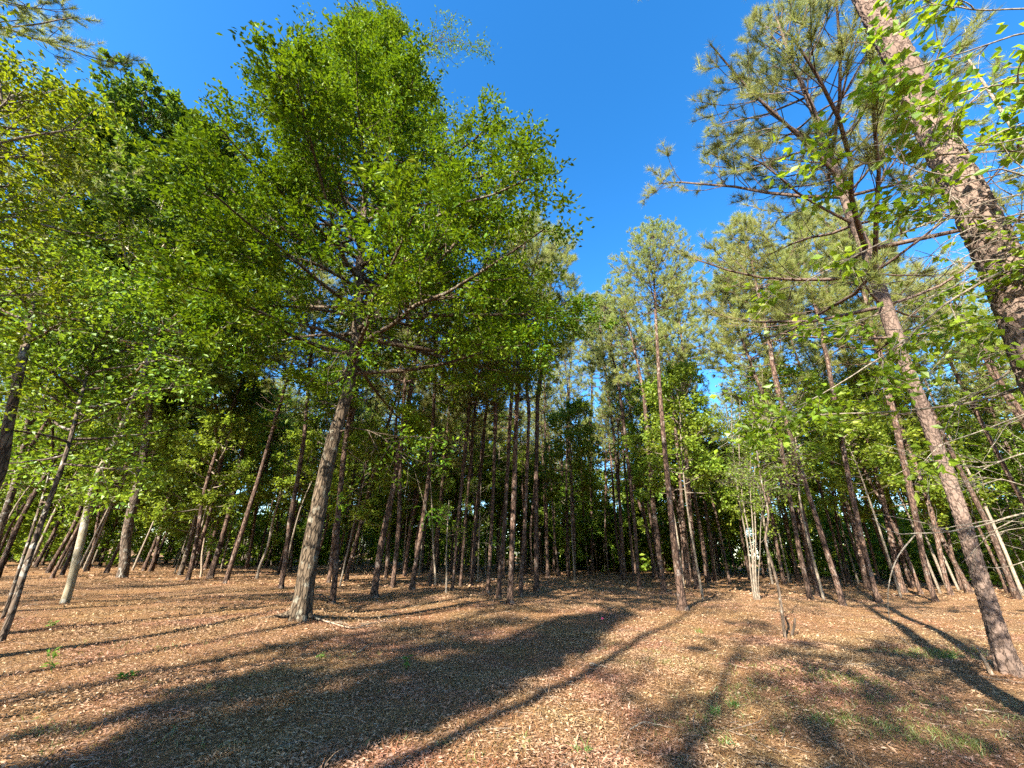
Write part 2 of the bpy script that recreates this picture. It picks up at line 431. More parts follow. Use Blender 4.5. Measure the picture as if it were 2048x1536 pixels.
# ------------------------------------------------------------------ crown kits (shared meshes)
def gen_pine(seed, L=10.0, lmax=2.7, dead=0.28, step=0.5, k=30, nl=0.17, nw=0.0045, dens=1.0, bark=None):
    r = np.random.default_rng(seed)
    st = np.zeros((1, 12, 3)); zz = np.linspace(0, L, 12)
    st[0, :, 2] = zz
    st[0, 1:, 0] = np.cumsum(r.normal(size=11) * 0.035); st[0, 1:, 1] = np.cumsum(r.normal(size=11) * 0.035)
    rs = (0.0095 * L) * (1 - zz / L) ** 0.85 + 0.012
    limbs = MB(); v, f = tubes(st, rs[None, :], 9); limbs.add(v, f)
    S, D, LN, LV = [], [], [], []
    z = 0.15
    while z < L - 0.25:
        t = z / L; n = int(r.integers(3, 6)); a0 = r.uniform(0, 6.28)
        for i in range(n):
            az = a0 + i * 6.283 / n + r.uniform(-0.4, 0.4)
            if t < dead:
                if r.random() < 0.35: continue
                ln = r.uniform(0.4, 1.7); live = r.random() < 0.12 + 0.5 * (t / dead) ** 3; el = r.uniform(-0.2, 0.3)
            else:
                tt = (t - dead) / (1 - dead)
                ln = lmax * ((1 - tt) ** 0.75 * 0.92 + 0.10) * r.uniform(0.42, 1.2) * min(1.0, 0.6 + tt * 3); live = True
                el = 0.0 + 0.95 * tt + r.uniform(-0.15, 0.2)
            x = np.interp(z, zz, st[0, :, 0]); y = np.interp(z, zz, st[0, :, 1])
            S.append((x, y, z)); D.append((math.cos(az) * math.cos(el), math.sin(az) * math.cos(el), math.sin(el))); LN.append(ln); LV.append(live)
        z += step * r.uniform(0.7, 1.35) * (1.0 if t < 0.75 else 0.7)
    S = np.array(S); D = np.array(D); LN = np.array(LN); LV = np.array(LV)
    B = polyl(S, D, LN, 7, r, (0, 0, 0.55), 0.09)
    rb = (0.007 + 0.010 * LN)[:, None] * np.linspace(1, 0.3, 7)[None, :]
    v, f = tubes(B, rb, 4); limbs.add(v, f)
    dd = B[~LV]
    if len(dd):
        Q, ql, _, _ = grow(dd, LN[~LV], 2, 0.3, 0.95, 0.4, 1.0, lambda l, s: l * 0.45 * (1.1 - s) + 0.08, 4, r, (0, 0, 0), 0.8, 0.15)
        v, f = tubes(Q, np.full((len(Q), 4), 0.006) * np.array([1, 0.8, 0.6, 0.3]), 3); limbs.add(v, f)
    Bl = B[LV]; Ll = LN[LV]
    cnt = np.maximum(2, (Ll * 3.4 * dens).astype(int))
    Q, ql, par, s = grow(Bl, Ll, cnt, 0.28, 1.0, 0.45, 1.05, lambda l, s: l * r.uniform(0.22, 0.5, len(l)) * (1.15 - s * 0.75) + 0.12, 5, r, (0, 0, 0.7), 0.55, 0.10)
    v, f = tubes(Q, (0.005 + 0.004 * ql)[:, None] * np.linspace(1, 0.5, 5)[None, :], 3); limbs.add(v, f)
    Q2, q2, _, _ = grow(Q, ql, np.maximum(1, (ql * 3.0 * dens).astype(int)), 0.3, 0.95, 0.4, 0.9, lambda l, s: r.uniform(0.10, 0.30, len(l)), 3, r, (0, 0, 0.6), 0.7, 0.08)
    v, f = tubes(Q2, np.full((len(Q2), 3), 0.005), 3); limbs.add(v, f)
    C, Dn = [], []
    for A in (Bl, Q, Q2):
        C.append(A[:, -1]); Dn.append(norm(A[:, -1] - A[:, -2]))
    m = ql > 0.3
    C.append(Q[m][:, 3]); Dn.append(norm(Q[m][:, 3] - Q[m][:, 2]))
    C.append(Q2[:, 1]); Dn.append(norm(Q2[:, 1] - Q2[:, 0]))
    C = np.concatenate(C + [st[0, -1:] ]); Dn = np.concatenate(Dn + [np.array([[0, 0, 1.0]])])
    Dn = norm(Dn + np.array([0, 0, 0.25]))
    fol = MB(); v, f = needles(C, Dn, k, nl, nw, r); fol.add(v, f, 0, False)
    return limbs.mesh('pine_limbs', [bark or M_PINE_BARK]), fol.mesh('pine_needle_tufts', [M_NEEDLE]), L

def gen_broad(seed, axis, prof, t0, n1, n2, n3, nl, leaf, wid, el=(-0.1, 1.0), curve=0.35, twig=(0.25, 0.6), spread=0.07,
              bark=None, leafm=None, droop=0.25, up=0.9, rmax=0.05, axis_r=None, sub=(0.25, 1.0), bare=0, noise1=0.10, env=None, flat=0.65):
    """axis: polyline of the stem (local), prof(t): reach of branches at height fraction t of the crown"""
    r = np.random.default_rng(seed)
    limbs = MB()
    A = spline(axis, 24)[None]
    if axis_r is not None:
        v, f = tubes(A, np.linspace(axis_r, 0.015, 24)[None, :], 8); limbs.add(v, f)
    s = t0 + (1 - t0) * (np.arange(n1) + r.uniform(0, 1, n1)) / n1
    s = np.clip(s, 0, 0.995)
    p, T = sample(A, np.zeros(n1, int), s)
    tt = (s - t0) / (1 - t0)
    az = np.arange(n1) * 2.39996 + r.uniform(-0.5, 0.5, n1)
    e = el[0] + (el[1] - el[0]) * tt + r.uniform(-0.18, 0.18, n1)
    D = np.stack([np.cos(az) * np.cos(e), np.sin(az) * np.cos(e), np.sin(e)], 1)
    LN = np.array([prof(x) for x in tt]) * r.uniform(0.65, 1.12, n1)
    B = polyl(p, D, LN, 8, r, (0, 0, curve), noise1)
    if env is not None:
        zs = A[0, :, 2]; axx = np.stack([np.interp(B[:, :, 2], zs, A[0, :, 0]), np.interp(B[:, :, 2], zs, A[0, :, 1])], -1)
        rel = B[:, :, :2] - axx; rad = np.hypot(rel[..., 0], rel[..., 1]); lim = env(B[:, :, 2], np.arctan2(rel[..., 1], rel[..., 0]))
        k = np.maximum(1.0, (rad / lim).max(1)); LN = LN / k
        B = B[:, :1] + (B - B[:, :1]) / k[:, None, None]
    rb = np.minimum(rmax, 0.010 + 0.011 * LN)[:, None] * np.linspace(1, 0.22, 8)[None, :]
    v, f = tubes(B, rb, 5); limbs.add(v, f)
    Q, ql, par, ss = grow(B, LN, np.maximum(3, (n2 * LN / max(LN.max(), 0.1)).astype(int)), sub[0], sub[1], 0.4, 1.15, lambda l, s: l * r.uniform(0.25, 0.5, len(l)) * (1.25 - s) + 0.25, 6, r, (0, 0, 0.15), flat, 0.13)
    v, f = tubes(Q, (0.005 + 0.006 * ql)[:, None] * np.linspace(1, 0.35, 6)[None, :], 3); limbs.add(v, f)
    W, wl, _, _ = grow(np.concatenate([Q]), ql, n3, 0.15, 1.0, 0.4, 1.2, lambda l, s: r.uniform(twig[0], twig[1], len(l)), 3, r, (0, 0, -0.1), flat, 0.15)
    if bare:
        X, xl, _, _ = grow(B, LN, bare, 0.05, 0.7, 0.5, 1.4, lambda l, s: r.uniform(0.4, 1.2, len(l)), 5, r, (0, 0, -0.5), 0.9, 0.25)
        v, f = tubes(X, np.full((len(X), 5), 0.006) * np.linspace(1, 0.3, 5), 3); limbs.add(v, f)
        X2, _, _, _ = grow(X, xl, 3, 0.3, 1.0, 0.5, 1.2, lambda l, s: r.uniform(0.15, 0.5, len(l)), 4, r, (0, 0, -0.3), 0.9, 0.2)
        v, f = tubes(X2, np.full((len(X2), 4), 0.004) * np.linspace(1, 0.3, 4), 3); limbs.add(v, f)
    fol = MB()
    v, f = leaves_on(W, nl, leaf, wid, r, spread, up, droop); fol.add(v, f, 0, False)
    return limbs, fol

def shared(lf, bark, leafm, nm):
    return lf[0].mesh(nm + '_limbs', [bark]), lf[1].mesh(nm + '_leaves', [leafm])

PINES = [gen_pine(100 + i, 10.0, lm, dd, st, 34, 0.23, 0.0105, 1.15) for i, (lm, dd, st) in enumerate(
    [(3.4, 0.26, 0.5), (3.8, 0.20, 0.55), (3.2, 0.30, 0.46), (3.6, 0.30, 0.5)])]
PINES_FAR = [gen_pine(140 + i, 10.0, lm, dd, st, 15, 0.27, 0.014, 0.72) for i, (lm, dd, st) in enumerate(
    [(3.3, 0.24, 0.55), (3.6, 0.30, 0.55), (3.0, 0.20, 0.55)])]
PINE_NEAR = gen_pine(171, 10.0, 5.2, 0.02, 0.36, 36, 0.21, 0.0085, 1.15)
PINE_BIG = gen_pine(172, 10.0, 4.1, 0.06, 0.54, 44, 0.17, 0.0068, 1.1, M_PINE_NEAR)

def prof_round(R, k=0.55):
    return lambda t: R * (math.sin(math.pi * min(1, 0.22 + 0.78 * t)) ** k * 0.9 + 0.10)

def small_kit(seed, H, R, n1, n2, n3, nl, leaf, wid, bark, leafm, nm, r0=0.035, t0=0.25, lean=0.3, el=(0.0, 0.9)):
    r = np.random.default_rng(seed + 5)
    ax = [(0, 0, -0.05), (r.normal() * lean * 0.3, r.normal() * lean * 0.3, H * 0.35), (r.normal() * lean, r.normal() * lean, H * 0.7), (r.normal() * lean, r.normal() * lean, H)]
    lf = gen_broad(seed, ax, prof_round(R), t0, n1, n2, n3, nl, leaf, wid, el, 0.3, leafm=leafm)
    st = MB(); v, f = tubes(spline(ax, 16)[None], np.linspace(r0, r0 * 0.2, 16)[None, :], 7); st.add(v, f)
    return st.mesh(nm + '_stem', [bark]), lf[0].mesh(nm + '_twigs', [bark]), lf[1].mesh(nm + '_leaves', [leafm])

UNDER = [small_kit(300, 9.0, 2.6, 28, 8, 6, 9, 0.19, 0.12, M_TWIG, M_UNDER, 'understory', 0.055, 0.38),
         small_kit(301, 11.0, 2.4, 32, 8, 6, 9, 0.19, 0.12, M_WHITE_STEM, M_UNDER, 'understory', 0.06, 0.42),
         small_kit(302, 6.5, 2.2, 24, 8, 6, 9, 0.17, 0.11, M_WHITE_STEM, M_MAPLE, 'understory', 0.04, 0.3)]

# ------------------------------------------------------------------ tree builders
def plane_pt(base, px, py):
    """point of the pixel's ray on the upright plane through base that faces the camera"""
    n = np.array([base[0] - EYE[0], base[1] - EYE[1], 0.0]); n /= np.linalg.norm(n)
    d = ray(px, py); t = ((base - EYE) @ n) / (d @ n)
    return EYE + d * t

def px_per_m(p):
    n = np.array([p[0] - EYE[0], p[1] - EYE[1], 0.0]); n /= np.linalg.norm(n)
    s = np.array([n[1], -n[0], 0.0]) * 0.1
    a = project(p - s); b = project(p + s)
    return abs(b[0] - a[0]) / 0.2 * 1.22

def stand_crown(root, kit, at, direction, length, spin, names=('limbs', 'crown')):
    k = length / kit[2]
    q = Vector((0, 0, 1)).rotation_difference(Vector(direction)) @ Quaternion((0, 0, 1), spin)
    out = []
    for nm, me in zip(names, kit[:2]):
        o = link(nm, me, root, at); o.rotation_mode = 'QUATERNION'; o.rotation_quaternion = q; o.scale = (k, k, k)
        out.append(o)
    out[1]['kind'] = 'stuff'
    return k

def pine(base, ups, diam, H, kit, label, group=None, frac=0.42, bark=None, near=False, spin=None, cat='pine tree', name='pine_tree', tip=None):
    """base: place on the ground; ups: places further up the trunk"""
    base = np.array(base, float)
    root = thing(name, label, cat, base, group)
    pts = [np.array([0, 0, -0.12])] + [np.zeros(3)] + [np.array(u) - base for u in ups]
    last = pts[-1]; prev = pts[-2]
    d = norm(last - prev) if last[2] > 0.5 else np.array([0, 0, 1.0])
    d = norm(np.array([np.clip(d[0], -0.3, 0.3), np.clip(d[1], -0.3, 0.3), max(d[2], 0.8)]))
    hc = H * frac
    while pts[-1][2] < hc - 1e-3:
        d = norm(d * 0.75 + np.array([0, 0, 0.25]))
        stepz = min(2.5, hc - pts[-1][2]); pts.append(pts[-1] + d / d[2] * max(stepz, 0.3))
    top = pts[-1]; cl = max(H - top[2], 3.0)
    if tip is not None:
        d = np.array(tip) - base - top; cl = float(np.linalg.norm(d)); d = d / cl
    k = cl / kit[2]
    r0 = diam / 2; rend = min(r0 * 0.8, (0.0095 * kit[2] + 0.012) * k)
    if rend < (0.0095 * kit[2] + 0.012) * k * 0.6: rend = (0.0095 * kit[2] + 0.012) * k * 0.9
    seed = int(rng.integers(1, 9999))
    mb = MB()
    if near:
        v, f = trunk_geo(pts, lambda t: r0 + (rend - r0) * t ** 0.8, 340, 64, seed, 0.95, 0.26, 6, 0.020, (15, 8.0), 0.045)
    else:
        v, f = trunk_geo(pts, lambda t: r0 * 0.94 + (rend - r0 * 0.94) * t ** 0.85, 26 if np.hypot(base[0], base[1]) < 33 else 11, 12 if np.hypot(base[0], base[1]) < 33 else 7, seed, 0.85, 0.20, 4, 0.0, wob=0.045)
    mb.add(v, f)
    link('trunk', mb.mesh('pine_trunk', [bark or M_PINE_BARK]), root)
    stand_crown(root, kit, top, d, cl, rng.uniform(0, 6.28) if spin is None else spin)
    return root

def pine_px(b, ups, w, H, kit, label, group=None, **kw):
    base = at_ground(*b)
    U = [plane_pt(base, *u) for u in ups]
    if kw.get('tip') is not None: kw['tip'] = plane_pt(base, *kw['tip'])
    return pine(base, U, w / px_per_m(base + np.array([0, 0, 0.8])), H, kit, label, group, **kw)

def understory(x, y, kit, sc_, spin, label, group):
    root = thing('understory_tree', label, 'sapling', (x, y, float(ground_z(x, y))), group)
    root.rotation_euler = (0, 0, spin); root.scale = (sc_, sc_, sc_)
    for nm, me in zip(('stem', 'limbs', 'crown'), kit):
        o = link(nm, me, root)
        if nm == 'crown': o['kind'] = 'stuff'
    return root

OAK_BASE_PX = (597, 1243)
_b = at_ground(*OAK_BASE_PX); MOUNDS.append((_b[0] - 0.15, _b[1] - 0.1, 0.20, 1.05))
_b = at_ground(2020, 1350); MOUNDS.append((_b[0], _b[1], 0.10, 0.8))

#@@SETTING@@
# ------------------------------------------------------------------ ground
def axis_coords(n, lo, hi, dense):
    u = np.linspace(-1, 1, n); s = np.sinh(u * dense) / math.sinh(dense)
    return np.where(s < 0, -s * lo, s * hi)
gx = axis_coords(220, -420.0, 420.0, 6.0); gy = axis_coords(220, -420.0, 420.0, 6.0) + 7.0
GX, GY = np.meshgrid(gx, gy)
GZ = ground_z(GX, GY)
GV = np.stack([GX, GY, GZ], -1).reshape(-1, 3)
ii, jj = np.meshgrid(np.arange(219), np.arange(219), indexing='ij')
GF = np.stack([ii * 220 + jj, ii * 220 + jj + 1, (ii + 1) * 220 + jj + 1, (ii + 1) * 220 + jj], -1).reshape(-1, 4)
mb = MB(); mb.add(GV, GF)
ground = link('ground', mb.mesh('ground', [M_GROUND])); ground['kind'] = 'structure'

def scatter_view(n, d0, d1, power, r, half=1.0):
    """places on the ground in the wedge the camera looks into, denser near"""
    d = (d0 ** power + (d1 ** power - d0 ** power) * r.random(n)) ** (1 / power)
    a = r.uniform(-half, half, n)
    x = d * np.tan(a * 0.98); y = d
    return x, y

# fallen leaves and straw
r = np.random.default_rng(5)
mb = MB()
def litter(n, d0, d1, power, ln, wd, lift):
    x, y = scatter_view(int(n * 1.7), d0, d1, power, r)
    w = np.sin(x * 1.3 + 2 * np.sin(y * 0.7)) * np.sin(y * 1.7 + 1.5 * np.sin(x * 0.9)) + 0.6 * np.sin(x * 3.9 + y * 2.2) * np.sin(y * 4.3 - x)
    keep = np.argsort(r.random(len(x)) - 0.28 * w)[:n]; x, y = x[keep], y[keep]
    C = np.stack([x, y, ground_z(x, y) + r.uniform(0.004, lift, n) + 0.02 * np.clip(w[keep], 0, 1)], 1)
    A = r.normal(size=(n, 3)); A[:, 2] *= 0.22
    Nm = r.normal(size=(n, 3)) * 0.42 + np.array([0, 0, 1.0])
    v, f = leaf_quads(C, A, Nm, ln * np.clip(np.exp(r.normal(size=n) * 0.38), 0.4, 2.3), wd * np.clip(np.exp(r.normal(size=n) * 0.42), 0.35, 2.4), 0.22)
    mb.add(v, f, 0, False)
litter(165000, 3.2, 10.5, 1.6, 0.038, 0.0125, 0.028)
litter(85000, 9.0, 22.0, 1.6, 0.052, 0.022, 0.032)
litter(28000, 20.0, 48.0, 1.5, 0.13, 0.065, 0.05)
n = 110000
x, y = scatter_view(n, 3.0, 15.0, 1.6, r)
C = np.stack([x, y, ground_z(x, y) + r.uniform(0.01, 0.035, n)], 1)
A = norm(r.normal(size=(n, 3)) * np.array([1, 1, 0.10]))
S = norm(np.cross(A, np.array([[0, 0, 1.0]]))) * 0.0026
L = r.uniform(0.08, 0.2, n)[:, None]
v = np.stack([C - S, C + S, C + A * L], 1).reshape(-1, 3)
mb.add(v, np.arange(n)[:, None] * 3 + np.arange(3)[None, :], 1, False)
n = 1500
x, y = scatter_view(n, 3.2, 16.0, 1.6, r)
P0 = np.stack([x, y, ground_z(x, y) + r.uniform(0.015, 0.04, n)], 1)
v, f = tubes(polyl(P0, r.normal(size=(n, 3)) * np.array([1, 1, 0.08]), r.uniform(0.1, 0.55, n), 4, r, (0, 0, 0), 0.16), r.uniform(0.0018, 0.0055, n)[:, None] * np.array([[1, 0.9, 0.7, 0.4]]), 3)
mb.add(v, f, 2, True)
lit = link('leaf_litter', mb.mesh('leaf_litter', [M_LITTER, M_STRAW, M_DEAD])); lit['kind'] = 'stuff'
tag(lit, 'brown fallen leaves and pine straw covering the clearing floor', 'leaf litter')

# ------------------------------------------------------------------ the big oak
ob = at_ground(*OAK_BASE_PX)
OAK_H = 25.0
def oak_pt(px, py, toward=0.0):
    p = plane_pt(ob, px, py); return p
o_pts = [ob + np.array([0, 0, -0.25]), ob, plane_pt(ob, 612, 1160), plane_pt(ob, 632, 1040), plane_pt(ob, 662, 900), plane_pt(ob, 700, 760)]
lastp = o_pts[-1]
tgt = at_depth(757, 75, 1.0) - EYE; tgt = EYE + tgt * ((OAK_H - EYE[2]) / tgt[2])
for u in (0.25, 0.5, 0.75, 1.0):
    o_pts.append(lastp * (1 - u) + tgt * u + np.array([0, 0, 0]))
oak = thing('oak_tree', 'tall green oak with thick leaning trunk and wide leafy crown, tallest tree in the clearing', 'oak tree', ob)
loc = [p - ob for p in o_pts]
rr0 = 45 / px_per_m(ob + np.array([0, 0, 1.2])) / 2
mb = MB()
v, f = trunk_geo(loc, lambda t: rr0 * 0.88 * (1 - t) ** 0.85 + 0.02, 340, 66, 3, 1.5, 0.32, 5, 0.011, (22, 8.0), 0.05)
mb.add(v, f)
link('trunk', mb.mesh('oak_trunk', [M_OAK_BARK]), oak)
def oak_prof(t):
    return float(np.interp(t, [0, 0.08, 0.22, 0.42, 0.58, 0.75, 0.9, 1.0], [5.2, 7.4, 8.0, 7.0, 5.2, 3.5, 2.0, 1.0]))
def oak_env(h, az):
    lim = np.interp(h, [6, 8, 10, 12, 14, 16, 18, 20, 22, 24, 26, 28], [4.6, 5.3, 5.5, 5.2, 4.6, 3.9, 3.2, 2.5, 1.9, 1.35, 0.9, 0.6]) * 0.95
    c = np.cos(az - 0.1)
    return lim * np.where(c > 0, 1 + 0.45 * c * np.clip((20 - h) / 7, 0, 1), 1 + 0.04 * c)
lf = gen_broad(21, loc, oak_prof, 0.25, 122, 21, 11, 15, 0.134, 0.066, (-0.10, 0.85), 0.24, (0.25, 0.65), 0.07, rmax=0.085, sub=(0.22, 1.0), bare=3, env=oak_env, flat=0.32, up=1.25, droop=0.12)
link('limbs', lf[0].mesh('oak_limbs', [M_OAK_BARK]), oak)
c = link('crown', lf[1].mesh('oak_leaves', [M_OAK]), oak); c['kind'] = 'stuff'
for k, (az_, ln_, r_) in enumerate([(3.3, 1.1, 0.09), (4.1, 0.5, 0.06), (6.0, 0.45, 0.06)]):
    q_ = np.random.default_rng(610 + k)
    P_ = polyl(np.array([[math.cos(az_) * rr0 * 0.7, math.sin(az_) * rr0 * 0.7, 0.17]]), np.array([[math.cos(az_), math.sin(az_), -0.30]]), np.array([ln_]), 9, q_, (0, 0, 0.1), 0.10)
    g_ = ground_z(P_[0, :, 0] + ob[0], P_[0, :, 1] + ob[1]) - ob[2]
    P_[0, :, 2] = np.maximum(P_[0, :, 2], g_ + np.linspace(0.0, -0.05, 9))
    mb = MB(); v, f = tubes(P_, np.linspace(r_, 0.012, 9)[None, :], 9); mb.add(v, f); link('root', mb.mesh('oak_root', [M_OAK_BARK]), oak)
# low sprays hanging under the crown
lf = gen_broad(22, loc, lambda t: float(np.interp(t, [0, 1], [4.2, 5.2])), 0.17, 22, 10, 6, 11, 0.12, 0.055, (0.0, 0.15), -0.55, (0.3, 0.7), 0.08, rmax=0.02, bare=10, noise1=0.2)
link('low_limbs', lf[0].mesh('oak_low_limbs', [M_OAK_BARK]), oak)
c = link('low_leaves', lf[1].mesh('oak_low_leaves', [M_OAK]), oak); c['kind'] = 'stuff'

# ------------------------------------------------------------------ big broadleaf trees on the left
def broad_px(name, b, ups, w, top_px, H, prof, label, cat, seed, bark, leafm, t0, n1, n2, n3, nl, leaf, wid, el=(0.0, 1.0), flare=0.4, base=None, rmax=0.07, **kw):
    base = at_ground(*b) if base is None else np.array(base, float)
    pts = [base + np.array([0, 0, -0.2]), base] + [plane_pt(base, *u) for u in ups]
    d = ray(*top_px); tp = EYE + d * ((H - EYE[2]) / d[2])
    lp = pts[-1]
    for u in (0.33, 0.67, 1.0): pts.append(lp * (1 - u) + tp * u)
    root = thing(name, label, cat, base)
    loc = [p - base for p in pts]
    r0 = w / px_per_m(base + np.array([0, 0, 0.8])) / 2 if w > 1 else w
    mb = MB(); v, f = trunk_geo(loc, lambda t: r0 * (1 - t) ** 0.85 + 0.015, 90, 24, seed, flare, 0.3, 5, 0.0)
    mb.add(v, f); link('trunk', mb.mesh(name + '_trunk', [bark]), root)
    lf = gen_broad(seed, loc, prof, t0, n1, n2, n3, nl, leaf, wid, el, 0.3, rmax=rmax, **kw)
    link('limbs', lf[0].mesh(name + '_limbs', [bark]), root)
    c = link('crown', lf[1].mesh(name + '_leaves', [leafm]), root); c['kind'] = 'stuff'
    return root

broad_px('gum_tree', (128, 1206), [(160, 1090), (188, 970), (235, 870), (300, 700)], 20, (300, 400), 16.5, prof_round(4.4),
         'broadleaf tree with a smooth pale sunlit trunk leaning right at left', 'gum tree', 31, M_PALE_BARK, M_GUM, 0.46, 50, 12, 8, 11, 0.19, 0.13)
broad_px('gum_tree', (243, 1156), [(254, 1064), (274, 979), (300, 800)], 27, (285, 200), 25.0, prof_round(5.8),
         'tall dark green broadleaf tree with thick dark trunk at left, behind the pale trunk', 'gum tree', 32, M_DARK_BARK, M_GUM, 0.38, 74, 14, 8, 12, 0.23, 0.15)
broad_px('gum_tree', (360, 1150), [(392, 1040), (430, 900)], 12, (420, 285), 20.5, prof_round(4.4),
         'leafy green tree rising between the dark broadleaf tree and the big oak', 'gum tree', 33, M_DARK_BARK, M_GUM, 0.37, 64, 13, 8, 11, 0.22, 0.14)
broad_px('gum_tree', (-30, 1160), [(0, 1060), (40, 930)], 22, (150, 235), 22.0, prof_round(5.0),
         'broadleaf tree with two-toned leaning trunk at the left edge of the picture', 'gum tree', 34, M_DARK_BARK, M_GUM, 0.38, 52, 12, 8, 11, 0.21, 0.14)
broad_px('yellowing_tree', None, [], 0.06, (30, 190), 6.4, prof_round(1.6), 'tree with yellowish olive leaves in the upper left corner of the picture', 'broadleaf tree',
         35, M_TWIG, M_YELLOW, 0.42, 44, 10, 7, 9, 0.068, 0.038, base=(-7.0, 2.7, 0.0))
broad_px('maple_sapling', (0, 1286), [(56, 1122), (92, 1020), (125, 930)], 14, (215, 600), 7.8, prof_round(2.2),
         'young tree with dark leaning stem and bright green leaves at far left foreground', 'sapling', 36, M_DARK_BARK, M_MAPLE, 0.38, 30, 8, 5, 9, 0.12, 0.085, flare=0.2)
broad_px('maple_sapling', (3, 1240), [(38, 1139), (68, 1050), (100, 940)], 6, (120, 640), 6.4, prof_round(1.8),
         'thinner dark stem beside the leaning sapling, with a bright green top', 'sapling', 37, M_DARK_BARK, M_MAPLE, 0.35, 26, 8, 5, 8, 0.12, 0.085, flare=0.2)
broad_px('gum_tree', None, [(-6, 960), (18, 840), (45, 720)], 0.075, (80, 540), 8.2, prof_round(2.0), 'tree with grey bole leaning in at the left edge, above the dark leaning sapling', 'gum tree',
         38, M_OAK_BARK, M_MAPLE, 0.5, 18, 7, 4, 7, 0.11, 0.075, base=(-8.7, 5.9, 0.0))

